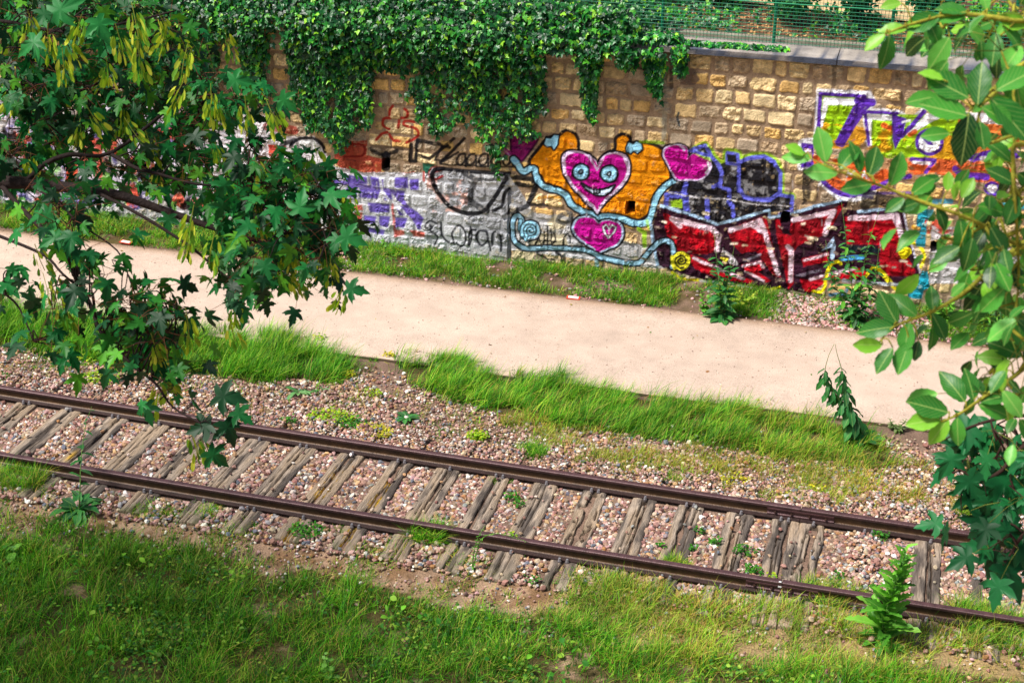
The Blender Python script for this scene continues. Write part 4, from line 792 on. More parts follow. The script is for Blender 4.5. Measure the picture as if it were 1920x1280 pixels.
    X, Y = sample(60000, -13, 4, -2.2, -.86, None, lambda X, Y: .8*sstep(.50, .64, fbm(X, Y, .33, 171))*sstep(-.84, -1.05, Y)); grass_patch(m, X, Y, .03, .12, GREENS, dryfrac=.3)
    X, Y = sample(40000, -13, 4, -2.2, -.95, None, lambda X, Y: .9*sstep(.54, .66, fbm(X, Y, .3, 176))); grass_patch(m, X, Y, .02, .06, DRYS, dryfrac=.5)
    for cx, cy, r, n, h in ((1000,852,.13,900,.14), (1250,900,.12,300,.1), (1820,965,.14,900,.15), (540,705,.1,300,.12), (800,1010,.16,900,.2), (620,1000,.08,300,.1), (290,960,.2,700,.08), (380,960,.15,600,.08), (1880,1190,.3,1500,.2), (1820,1160,.18,900,.22), (1560,1120,.25,1200,.16), (30,905,.25,1500,.22), (700,680,.05,60,.07), (1540,928,.08,120,.12), (1260,1070,.15,800,.14), (1130,1100,.2,800,.16), (940,905,.1,200,.06), (1215,870,.2,300,.06)):
        P = onZ(cx, cy, -.2); a = RS.uniform(0, 6.283, n); q = r*np.sqrt(RS.rand(n)); grass_patch(m, P[0]+q*np.cos(a)*1.4, P[1]+q*np.sin(a), h*.5, h*1.2, GREENS+(DRYS[3:] if cx > 1000 else []), dryfrac=.15)
    tag(m.build('grass_tufts', M_grass), 'small scattered grass tufts growing through the ballast and round the sleeper ends', 'grass', kind='stuff')
    m = MB()
    for cx, cy, r, n, pal in ((700,815,.13,420,0),(620,790,.16,420,1),(660,800,.1,260,2),(897,825,.07,260,1),(170,680,.12,200,1),(190,715,.14,260,1),(140,650,.1,120,1),(620,680,.05,100,0),(655,708,.05,120,0),(1380,905,.1,120,0),(1460,935,.06,60,0),(960,937,.05,90,2),(975,950,.04,60,2),(1340,1022,.04,60,2),(1300,1035,.03,40,2),(1310,1000,.03,40,2),(1395,1040,.07,110,2),(1410,1075,.06,110,2),(1530,920,.06,60,0),(1650,1012,.05,60,2),(1570,1085,.03,30,2),(575,1002,.11,330,2),(1000,1095,.05,30,2),(10,712,.05,60,2),(1240,1030,.03,30,2),(730,672,.05,80,0),(540,795,.06,80,2),(700,745,.06,60,1),(600,640,.05,60,1),(960,1010,.04,40,1),(1450,1090,.04,30,1)):
        P = onZ(cx, cy, -.19); a = RS.uniform(0, 6.283, n); q = r*np.sqrt(RS.rand(n)); pl = ([(206,196,40),(190,180,40),(214,206,60),(150,160,40)], [(150,190,40),(120,170,30),(180,196,40)], [(60,130,30),(80,150,36),(50,110,30)])[pal]
        leafy(m, P[0]+q*np.cos(a)*1.9, P[1]+q*np.sin(a)*1.25, .020, .042, pl, h=.10*(1 if pal else .8))
    X, Y = sample(30000, -10, 3.4, -5.6, -1.9, GRASS_LOW, fd(.6, .45, .6, 181)); leafy(m, X, Y, .02, .05, [(80,140,40),(60,120,36),(110,160,50),(50,100,34),(150,180,60)], h=.16)
    X, Y = sample(5000, -10, 3, -5.6, -2.1, GRASS_LOW, fd(.9, .5, .6, 191)); leafy(m, X, Y, .05, .085, [(80,160,40),(120,186,50),(60,130,40),(150,196,60)], T=ROUND+BROAD, h=.22)
    tag(m.build('ground_cover', M_grass), 'low round-leaved weeds and yellow stonecrop in patches on the ballast and meadow', 'ground cover', kind='stuff')
make_grass()

# ---------------------------------------------------------------- individual weeds
def weed(name, label, cat, base, tops, nleaf, ls, pal, T=LANCE, rosette=0, rs_=None, rlen=.2, z0=None, spike=0, upb=.3, rpal=None, group=None):
    B = onZ(*base, -.2); B[2] = float(gz(B[0], B[1])) if z0 is None else z0
    root = thing(name, label, cat, tuple(B), group); f = MB(); st = MB(); R = np.random.RandomState(rs_ or int(base[0]))
    P, Yd, Zd, sc = [], [], [], []
    for tp in tops:      # each stem: list of pixel points, all standing in the plane y = B.y + small
        pts = [np.zeros(3)]+[onY(x, y, B[1]+dy)-B for x, y, dy in tp]; pts = np.array(smooth([tuple(p) for p in pts], k=5)); rad = np.linspace(.008, .0025, len(pts)); st.tube(pts, rad, 5, lin((96, 130, 60)))
        L = np.cumsum(np.r_[0, np.linalg.norm(np.diff(pts, axis=0), axis=1)]); d = norm(np.gradient(pts, axis=0))
        for k in range(nleaf):
            t = (.04+.96*(k+R.rand()*.6)/nleaf)*(1-spike); q = np.array([np.interp(t*L[-1], L, pts[:, a]) for a in range(3)]); a = k*2.4+R.rand()*.5
            P.append(q); Yd.append(np.array([math.cos(a), math.sin(a), upb+R.normal(0, .25)])); Zd.append(np.array([0, -.2, 1])+R.normal(0, .2, 3)); sc.append(ls*(1.15-.75*t)*R.uniform(.75, 1.2))
    if P: scatter(f, T, P, Yd, Zd, sc, pick(len(P), pal, .1))
    if rosette:
        a = np.arange(rosette)*2.4+R.uniform(0, .4, rosette); Yr = np.stack([np.cos(a), np.sin(a), R.uniform(.05, .6, rosette)], 1); scatter(f, BROAD, np.zeros((rosette, 3))+np.array([0, 0, .03]), Yr, np.tile([0, -.1, 1.], (rosette, 1))+R.normal(0, .12, (rosette, 3)), rlen*R.uniform(.7, 1.15, rosette), pick(rosette, rpal or pal, .12))
    f.build('leaves', M_weed, root, uv=True, smooth=True)
    if tops: st.build('stem', M_bark, root, smooth=True)
DG = [(30,110,50),(40,124,56),(26,92,44),(60,136,60)]; BG = [(86,160,40),(104,176,44),(70,140,36),(120,186,60)]
weed('tall_weed', 'tall bright green weed with toothed leaves leaning right across the near rail', 'weed', (1652,1205), [[(1660,1150,0),(1680,1090,0),(1700,1025,0)], [(1664,1150,.03),(1682,1095,.03),(1692,1050,.04)]], 40, .30, BG, T=TOOTH, rosette=11, rlen=.28, upb=1.1)
weed('docks_weed', 'blue-green broad-leaved weed with a long thin stem crossing the near rail', 'weed', (148,958), [[(150,915,0),(152,860,.3),(160,800,.8),(172,762,1.0)]], 17, .16, DG, T=BROAD, rosette=17, rlen=.30)
weed('drooping_weed', 'drooping tall weed with hanging flower stalks at the near path edge', 'weed', (1618,838), [[(1600,770,0),(1570,745,0),(1548,705,0),(1552,672,0),(1564,645,0)], [(1590,760,.03),(1580,700,.03),(1570,665,.03),(1566,645,.03)]], 52, .26, DG, T=BROAD, rosette=14, rlen=.26, spike=.22, rs_=5, upb=-.9)
weed('dandelion_rosette', 'flat dark green leaf rosette on the ballast above the far rail', 'weed', (762,790), [], 0, .1, DG, rosette=17, rlen=.17)
weed('thistle', 'toppled grey-green thistle lying on the ballast below the grassy verge', 'weed', (560,742), [[(585,735,.03),(620,728,.05)]], 12, .15, [(110,160,96),(90,146,84),(70,130,70)], rosette=9, rlen=.2)
weed('wall_weed', 'dark slender weed at the path edge below the yellow spiral', 'weed', (1352,602), [[(1350,560,0),(1345,500,.1),(1338,430,.2)], [(1356,570,0),(1366,520,.05),(1378,455,.1)]], 34, .2, DG, T=BROAD, rosette=14, rlen=.28, spike=.3)
weed('wall_weed', 'yellow-green bushy weed just right of the dark slender weed', 'weed', (1395,582), [[(1392,560,0),(1385,545,0)], [(1405,565,0),(1420,545,.05)], [(1380,570,0),(1372,548,.05)]], 22, .09, [(150,180,40),(130,170,40),(176,190,60)], T=ROUND)
weed('wall_weed', 'tall leafy weed with several wiry stems in front of the red letters', 'weed', (1600,612), [[(1600,560,0),(1590,480,.1),(1578,380,.2)], [(1610,560,0),(1625,470,.1),(1650,390,.2)], [(1590,580,0),(1560,520,.05),(1548,450,.1)], [(1620,570,0),(1640,520,.1),(1648,465,.1)]], 46, .17, DG+BG[:1], T=BROAD, rosette=16, rlen=.24, spike=.2)
weed('wall_weed', 'low dark bushy weed under the turquoise paint', 'weed', (1655,618), [[(1650,590,0),(1640,560,0)], [(1670,590,0),(1680,565,0)], [(1640,600,0),(1620,580,0)]], 26, .14, DG, rosette=14, rlen=.2)
weed('wall_weed', 'bright green low bush at the right end of the wall foot', 'weed', (1770,612), [[(1765,580,0),(1750,550,0)], [(1780,580,.1),(1795,545,.1)], [(1790,600,0),(1820,570,0)], [(1750,600,0),(1735,570,0)]], 44, .12, BG, T=ROUND+LANCE, rosette=10, rlen=.2)
weed('wall_weed', 'tangled green weeds by the wall behind the right hand twigs', 'weed', (1860,625), [[(1850,590,0),(1835,550,0)], [(1870,590,.1),(1885,545,.1)], [(1880,610,0),(1910,560,0)], [(1845,610,0),(1820,585,0)]], 50, .14, DG+BG, T=LANCE, rosette=14, rlen=.2)
weed('wall_weed', 'small green weed at the wall foot left of the magenta lower heart', 'weed', (720,478), [[(722,462,0),(716,448,0)], [(730,470,0),(740,455,0)]], 20, .08, BG, T=ROUND)
weed('wall_weed', 'small leafy weed at the path edge left of the dark slender weed', 'weed', (1318,588), [[(1318,560,0),(1314,540,0)], [(1328,565,0),(1334,545,0)]], 24, .08, BG, T=ROUND)
weed('path_weed', 'small greyish spiky weed on the near path edge at right', 'weed', (1680,812), [[(1675,798,0),(1668,785,0)], [(1688,800,0),(1700,785,0)]], 18, .09, [(110,130,80),(90,120,60)], T=LANCE, rosette=12, rlen=.13)
weed('rail_weed', 'feathery light green weed bending over the near rail', 'weed', (885,1072), [[(893,1040,0),(903,1010,0),(935,1000,.02),(990,1016,.05)], [(888,1040,0),(895,1010,0),(910,985,.02)]], 34, .05, BG, T=LANCE, spike=0, rs_=9)
weed('rosette_weed', 'young leafy weed in the lower left meadow beside pale dry stalks', 'weed', (30,1045), [[(25,1030,0),(12,1020,.1)]], 8, .15, BG, T=ROUND, rosette=9, rlen=.2)
weed('small_weed', 'single pale folded leaf standing in the meadow grass at lower left', 'weed', (360,1072), [], 0, .1, [(120,190,140)], rosette=2, rlen=.13, rs_=3)
weed('umbel_weed', 'leafy green weed in the foreground meadow below the track', 'weed', (615,1262), [[(612,1240,0),(608,1225,0)]], 12, .1, [(130,190,80),(110,170,60)], T=ROUND, rosette=6, rlen=.14)
# litter
def card(px, py, label, rot):
    P = onZ(px, py, -.125); root = thing('litter_card', label, 'litter', (P[0], P[1], -.139)); root.rotation_euler = (.05, .04, rot)
    m = MB(); m.box((-.10, -.05, 0), (.10, .05, .012), lin((206, 70, 50))); m.build('border', M_plain, root)
    m = MB(); m.box((-.075, -.034, .0125), (.075, .034, .016), lin((240, 236, 230))); m.build('label_panel', M_plain, root)
card(1075, 557, 'small red and white card lying on the far path edge below the lower heart', .1); card(236, 453, 'small red and white card on the far path edge at left, behind the maple twigs', -.05)

# ---------------------------------------------------------------- ivy on the wall
IVP = [([(-200,-80),(1300,-80),(1292,70),(1250,100),(1200,108),(1130,95),(1080,92),(1020,95),(900,112),(760,130),(700,125),(540,115),(505,70),(440,62),(400,80),(330,120),(200,90),(100,60),(-200,20)], 1.),
 ([(540,90),(702,100),(706,200),(690,235),(662,236),(640,290),(618,245),(580,242),(562,200),(545,160)], 1.), ([(448,50),(508,50),(500,130),(508,195),(480,180),(455,140)], .95), ([(330,80),(412,60),(416,150),(400,200),(370,190),(340,150)], .9),
 ([(738,110),(1022,80),(1026,200),(1010,258),(985,262),(965,240),(948,262),(935,335),(922,290),(900,245),(862,225),(820,252),(800,240),(770,200),(750,160)], .85), ([(1085,88),(1132,90),(1118,150),(1114,232),(1100,215),(1092,150)], .55),
 ([(1208,90),(1246,90),(1240,150),(1236,188),(1218,168)], .85), ([(1262,85),(1290,85),(1282,142),(1268,138)], .8), ([(1160,90),(1204,90),(1186,128),(1166,126)], .8), ([(880,60),(1026,80),(1020,220),(960,250),(900,240)], .8), ([(550,90),(702,100),(690,225),(570,215)], .7),
 ([(200,60),(330,60),(340,170),(280,160),(220,120)], .7)]
IVGAP = [([(412,75),(450,75),(452,240),(410,240)], .95), ([(508,45),(540,45),(545,200),(510,210)], .93), ([(700,140),(752,140),(760,240),(700,240)], .96), ([(805,165),(880,150),(885,235),(840,240),(812,215)], .55), ([(1026,95),(1080,95),(1085,300),(1030,300)], .9)]
def ivy():
    pal = [(26,104,34),(16,78,32),(44,130,40),(10,56,28),(76,156,40),(136,196,44),(30,96,46)]; w = [5, 5, 4, 6, 3, 1.6, 3]
    def leaves(X, Y, Z, top, sz=(.05, .11), bright=1.):
        N = len(X); P = np.stack([X, Y, Z], 1); Yd = np.stack([RS.normal(0, .6, N), -.35+RS.normal(0, .3, N)-.3*top, -.9+RS.normal(0, .4, N)+.35*top], 1); Zd = norm(np.stack([RS.normal(0, .5, N), -.7+RS.normal(0, .35, N), .45+RS.normal(0, .45, N)+.5*top], 1))
        scatter(m, IVIES, P, Yd, Zd, RS.uniform(*sz, N), pick(N, pal, .15, w)*bright)
    root = thing('ivy_curtain', 'thick dark green ivy hanging over the coping down the left half of the stone wall', 'ivy', (-7, 6.9, 3.4)); m = MB()
    N = 50000; X = RS.uniform(-15.5, -3.2, N); Z = RS.uniform(.9, 3.95, N); px, py = proj(np.stack([X, np.full(N, 6.9), Z], -1)); d = np.zeros(N)
    for P, a in IVP: d = np.maximum(d, a*inpoly(px+RS.normal(0, 4, N), py+RS.normal(0, 4, N), P))
    for P, a in IVGAP: d *= 1-a*inpoly(px, py, P)
    st = fbm(X, Z*.3, .13, 201); d *= np.where(Z < 3.15, sstep(.37, .53, st*.7+.3*fbm(X, Z, .22, 204)+.04*(d > .9)+.10*sstep(2.4, 3.1, Z)), 1)
    k = (RS.rand(N) < d) & (X < -4.25+.25*(Z > 3.2)); X, Z = X[k], Z[k]; N = len(X); t = sstep(2.6, 3.4, Z); th = .05+.22*t+.16*np.clip(fbm(X, Z*.5, .35, 202)-.4, 0, 1); Yv = 6.93-RS.rand(N)**.7*th-.03; Yv = np.where(Z > 3.5, Yv+(Z-3.5)*.9, Yv)
    leaves(X, Yv, Z, t)
    # mound on top of the wall
    N = 14000; X = RS.uniform(-15.5, -3.5, N); Y = RS.uniform(6.78, 8.6, N); fr = (X > -4.7)&(Y<7.4); Z = 3.5+.32*sstep(6.8, 7.4, Y)*sstep(-3.6, -5.6, X)+np.where(Y > 7.4, .05+.55*sstep(-3.6, -5.5, X)*sstep(7.4, 8.4, Y), 0)+RS.uniform(0, .10, N)+.12*(fbm(X, Y, .4, 203)-.5)
    k = RS.rand(N) < sstep(-3.3, -4.4, X); leaves(X[k], Y[k], Z[k], 1, (.05, .095))
    m.build('foliage', M_ivy, root).location = (7, -6.9, -3.4)
    m = MB()
    for k in range(70):
        x = RS.uniform(-13, -4.7); z1 = 3.45; px, py = proj(np.array([x, 6.9, 2.6])); ok = any(inpoly(np.array([px]), np.array([py+20]), P)[0] for P, a in IVP)
        L = RS.uniform(.5, 1.3) if ok else .15; n = 8; pts = [(x+.04*math.sin(j*1.3+k)+RS.normal(0, .01), 6.93-.03*RS.rand(), z1-L*j/(n-1)) for j in range(n)]; m.tube(pts, np.linspace(.009, .003, n), 5, lin((84, 70, 50)))
    m.build('vines', M_bark, root).location = (7, -6.9, -3.4)
    for lab, Ps, xr in (('long ivy strand hanging beside the gap right of the ivy curtain', [5], (-5.3, -4.2)), ('short ivy tongue hanging below the coping, left of two thin strands', [8], (-4.6, -3.6)), ('bright ivy strand hanging past the coping onto a mossy stone', [6], (-4.3, -3.3)), ('thin ivy strand at the left end of the bare coping', [7], (-3.9, -2.9))):
        m = MB(); N = 9000; X = RS.uniform(*xr, N); Z = RS.uniform(1.9, 3.6, N); px, py = proj(np.stack([X, np.full(N, 6.85), Z], -1)); k = inpoly(px+RS.normal(0, 3, N), py+RS.normal(0, 3, N), IVP[Ps[0]][0]) & (RS.rand(N) < .5)
        if k.sum() == 0: continue
        x0 = X[k].mean(); root = thing('ivy_strand', lab, 'ivy', (x0, 6.85, 3.4), 'ivy strands right of the curtain'); Yv = np.where(Z[k] > 3.36, 6.80, 6.90)-.05*RS.rand(k.sum())
        leaves(X[k], Yv, Z[k], .3*np.ones(k.sum()), bright=1.3); m.build('foliage', M_ivy, root).location = (-x0, -6.85, -3.4)
        m = MB(); zz = Z[k].min(); m.tube([(x0+.02*math.sin(j), 6.9, 3.45-(3.45-zz)*j/6) for j in range(7)], .004, 5, lin((90, 80, 50))); m.build('vine', M_bark, root).location = (-x0, -6.85, -3.4)
    # trail on the coping and cover on the bank
    m = MB(); N = 2600; t = RS.rand(N); X = -4.6+2.7*t; Y = 6.98+RS.uniform(-.12, .12, N)*(1-.5*t)+.1*t; k = RS.rand(N) < (1-.75*t); X, Y = X[k], Y[k]; leaves(X, Y, 3.51+RS.uniform(0, .10, len(X))*(X < -3.4)+RS.uniform(0, .03, len(X)), 1., bright=1.5)
    root = tag(m.build('ivy_trail', M_ivy), 'thin trail of bright ivy creeping right along the top of the coping', 'ivy')
    m = MB(); N = 11000; X = RS.uniform(-13, 3.5, N); Y = RS.uniform(7.7, 10.2, N); k = RS.rand(N) < np.maximum(sstep(-2.6, -4.2, X), .85*sstep(.42, .56, fbm(X, Y, .6, 207))*(Y < 9.1)*(X < -.5)+.6*sstep(.48, .6, fbm(X, Y, .5, 208))*(Y < 8.9)); X, Y = X[k], Y[k]; leaves(X, Y, upz(X, Y)+RS.uniform(.01, .14, len(X))+.3*sstep(-4.5, -6, X), 1., (.05, .09), 1.2)
    tag(m.build('ivy_ground_cover', M_ivy), 'ivy covering the bank behind the wire fence', 'ground cover', kind='stuff')
ivy()

# ---------------------------------------------------------------- shrubs behind the fence
def shrub(x, y, h, r, label, n=420, pal=DG, sz=(.05, .1)):
    n = int(n*1.7)
    z = float(upz(x, y)); root = thing('shrub', label, 'shrub', (x, y, z), 'shrubs behind the wire fence'); st = MB(); f = MB(); P = []
    for k in range(9):
        a = k*2.4; e = np.array([math.cos(a)*r*RS.uniform(.3, 1), math.sin(a)*r*RS.uniform(.3, 1), h*RS.uniform(.6, 1)]); pts = [np.zeros(3), e*.35+np.array([0, 0, h*.12]), e*.7+RS.normal(0, .03, 3), e]; pts = smooth([tuple(p) for p in pts], k=3); st.tube(pts, np.linspace(.012, .003, len(pts)), 5, lin((70, 56, 44)))
        q = np.array(pts)
        for _ in range(n//9): t = .25+.75*RS.rand()**.7; P.append(q[min(len(q)-1, int(t*len(q)))]+RS.normal(0, .07, 3))
    N = len(P); scatter(f, ROUND+SALLOW[:1], P, RS.normal(0, 1, (N, 3)), norm(np.array([0, -.4, .9])+RS.normal(0, .3, (N, 3))), RS.uniform(*sz, N), pick(N, pal, .15)); f.build('leaves', M_maple, root); st.build('stems', M_bark, root)
shrub(-2.0, 8.45, .8, .45, 'green shrub just right of the first visible fence post', 520)
shrub(-1.1, 8.5, .85, .4, 'dark shrub between the two visible fence posts', 480, [(24,84,40),(34,100,44),(20,70,36)])
shrub(-.1, 8.6, .8, .45, 'dark shrub right of the second visible fence post', 480, [(24,84,40),(30,96,50),(50,120,50)])
shrub(.7, 8.3, .5, .4, 'low yellow-green shrub at the right behind the fence', 360, BG)
shrub(1.8, 8.6, .9, .5, 'dark shrub behind the right hand foliage', 480)
shrub(-3.2, 9.0, .6, .5, 'yellowish green shrub behind the left part of the visible fence', 480, BG+DG)
shrub(-4.4, 8.9, .8, .6, 'dense dark shrub rising from the ivy bank behind the fence', 620)

# ---------------------------------------------------------------- maple and sallow in the foreground
def pxpath(P): return np.array(smooth([tuple(at(x, y, D)) for x, y, D in P], k=4))
def tree(name, label, cat, trunkpx, limbs, clusters, T, sz, pal, leafmat_, twigcol, explicit=(), spread=.10, samaras=None, perc=(2, 4), facing=.6, wts=None, trunk_r=.16, shade_crown=None):
    B = at(*trunkpx); B = np.array([B[0], B[1], float(gz(B[0], B[1]))]); root = thing(name, label, cat, tuple(B)); m = MB(); top = at(*trunkpx)[2]+3
    ts = np.linspace(0, 1, 9); m.tube([B*0+np.array([.12*math.sin(t*4), .1*math.cos(t*3)-.1, (top-B[2])*t]) for t in ts], trunk_r*(1.15-.75*ts), 12, lin((96, 84, 70))); m.build('trunk', M_bark, root, smooth=True)
    bt = MB(); nodes = []
    for P, r0, r1 in limbs:
        q = pxpath(P)-B; bt.tube(q, np.linspace(r0, r1, len(q)), 7, lin(twigcol)); nodes.append(q)
    NB = np.concatenate(nodes); pts = []
    SP = spread*(.85 if samaras else 1)
    for (poly, n, D0, D1) in clusters:
        P = np.array(poly); c = 0
        while c < n:
            x = RS.uniform(P[:, 0].min(), P[:, 0].max()); y = RS.uniform(P[:, 1].min(), P[:, 1].max())
            if inpoly(np.array([x]), np.array([y]), poly)[0]: pts.append(at(x, y, RS.uniform(D0, D1))-B); c += 1
    lp, ly, lz, ls = [], [], [], []
    toc = norm(CAM-B); 
    for p in pts:
        d = np.linalg.norm(NB-p, axis=1); j = np.argmin(d); a = NB[j]; mid = (a+p)/2+np.array([0, 0, .12*d[j]])+RS.normal(0, .03, 3); tw = smooth([tuple(a), tuple(mid), tuple(p)], k=3)
        bt.tube(tw, np.linspace(.0045, .0018, len(tw)), 4, lin(twigcol)); 
        if len(NB) < 2500: NB = np.concatenate([NB, np.array(tw[2:])])
        for k in range(RS.randint(*perc)+1):
            o = RS.normal(0, SP, 3)*np.array([1, 1, .7]); dr = norm(o+np.array([0, 0, -.4*spread])+(p-a)*.3+1e-6); pb = p+dr*.03; pe = p+o
            bt.tube([p, (p+pe)/2+np.array([0, 0, .01]), pe], [.0014, .0012, .001], 3, lin((104, 62, 40)) if samaras else lin((110, 120, 50)))
            lp.append(pe); ly.append(norm(dr*np.array([1, 1, .5])+np.array([0, 0, -.75])+RS.normal(0, .4, 3))); lz.append(norm(facing*norm(CAM-(pe+B))+np.array([0, 0, .8])+RS.normal(0, .45, 3))); ls.append(RS.uniform(*sz))
    colr = pick(len(lp), pal, .13, wts); lv = MB(); explicit = [(e[0], e[1], e[2], e[3], e[4]*(.85 if samaras else 1), e[5], e[6]) for e in explicit]
    if lp: scatter(lv, T, lp, ly, lz, ls, colr)
    for e in explicit:           # (x, y, D, angle in picture deg (0=right, 90=up), length px, colour idx, tilt)
        x, y, D, ang, Lp, ci, tl = e; p = at(x, y, D)-B; a = math.radians(ang); yd = RT*math.cos(a)+UP*math.sin(a)+FW*tl*.6; lz0 = -FW+UP*.25+RS.normal(0, .22, 3)
        tip = p; d = np.linalg.norm(NB-p, axis=1); j = np.argmin(d); bt.tube(smooth([tuple(NB[j]), tuple((NB[j]+p)/2+np.array([0, 0, .01])), tuple(p)], k=2), .0016, 4, lin(twigcol))
        scatter(lv, [T[RS.randint(0, len(T))]], [p], [yd], [lz0], np.array([Lp*D/F_PX]), pick(1, [pal[ci]], .05))
    if shade_crown is not None:  # unseen leaf crown with limbs, added to shade the lower-left ground
        c, rad, n = shade_crown; c = np.array(c)-B; cv_ = MB(); cb = MB(); u = norm(RS.normal(0, 1, (60, 3))); cc = c+u*np.array(rad)*RS.uniform(.3, .95, (60, 1)); k = RS.randint(0, 60, n)
        P = cc[k]+RS.normal(0, .42, (n, 3)); scatter(cv_, T, P, norm(RS.normal(0, 1, (n, 3))+np.array([0, 0, -.7])), norm(RS.normal(0, .5, (n, 3))+np.array([0, 0, 1.])), RS.uniform(.13, .2, n), pick(n, pal, .13, wts)); cv_.build('shade_crown', leafmat_, root, uv=True, smooth=True)
        hub = np.array([0, 0, top-B[2]-.6])
        for q in cc[:40]: cb.tube(smooth([tuple(hub), tuple((hub+q)/2+RS.normal(0, .25, 3)+np.array([0, 0, .4])), tuple(q)], k=4), np.linspace(.05, .008, 9), 6, lin(twigcol))
        cb.build('shade_crown_limbs', M_bark, root, smooth=True)
    lv.build('leaves', leafmat_, root, uv=True, smooth=True); bt.build('branches', M_bark, root, smooth=True)
    if samaras:
        protos = []
        for v in range(5):
            s = MB(); R = np.random.RandomState(v); n = 16+v*2; a = R.uniform(0, 6.28, n); zz = -R.uniform(.0, .09, n); Yd = np.stack([.35*np.cos(a), .35*np.sin(a), -np.ones(n)], 1); P = np.stack([.018*np.cos(a), .018*np.sin(a), zz], 1); s.inst(WING[0], frames(Yd, norm(np.stack([np.cos(a+1), np.sin(a+1), np.zeros(n)], 1)), R.uniform(.035, .052, n)), P, pick(n, [(176,196,44),(146,180,40),(206,212,70),(104,156,40)], .12)); s.tube([(0, 0, .03), (.003, 0, -.04), (0, 0, -.09)], .0016, 4, lin((150, 160, 60)))
            o = s.build('seed_cluster', M_grass, root); o.location = (0, 0, -50); protos.append(o)
        me = [p.data for p in protos]
        for p in protos: bpy.data.objects.remove(p)
        spots = [tuple(q) for q in samaras[0]]
        for k in range(samaras[1]): p = lp[RS.randint(0, len(lp))]; spots.append(tuple(p+B+RS.normal(0, .05, 3)))
        for k, s in enumerate(spots):
            o = bpy.data.objects.new('seed_cluster', me[k % 5]); C.objects.link(o); o.parent = root; o.location = tuple(np.array(s)-B); sc = RS.uniform(.85, 1.35); o.scale = (sc, sc, sc); o.rotation_euler = (RS.normal(0, .25), RS.normal(0, .25), RS.uniform(0, 6))
DM = [(16,90,38),(8,62,28),(22,108,46),(34,104,24),(78,146,30),(34,120,54),(6,50,20)]
L = 7.0
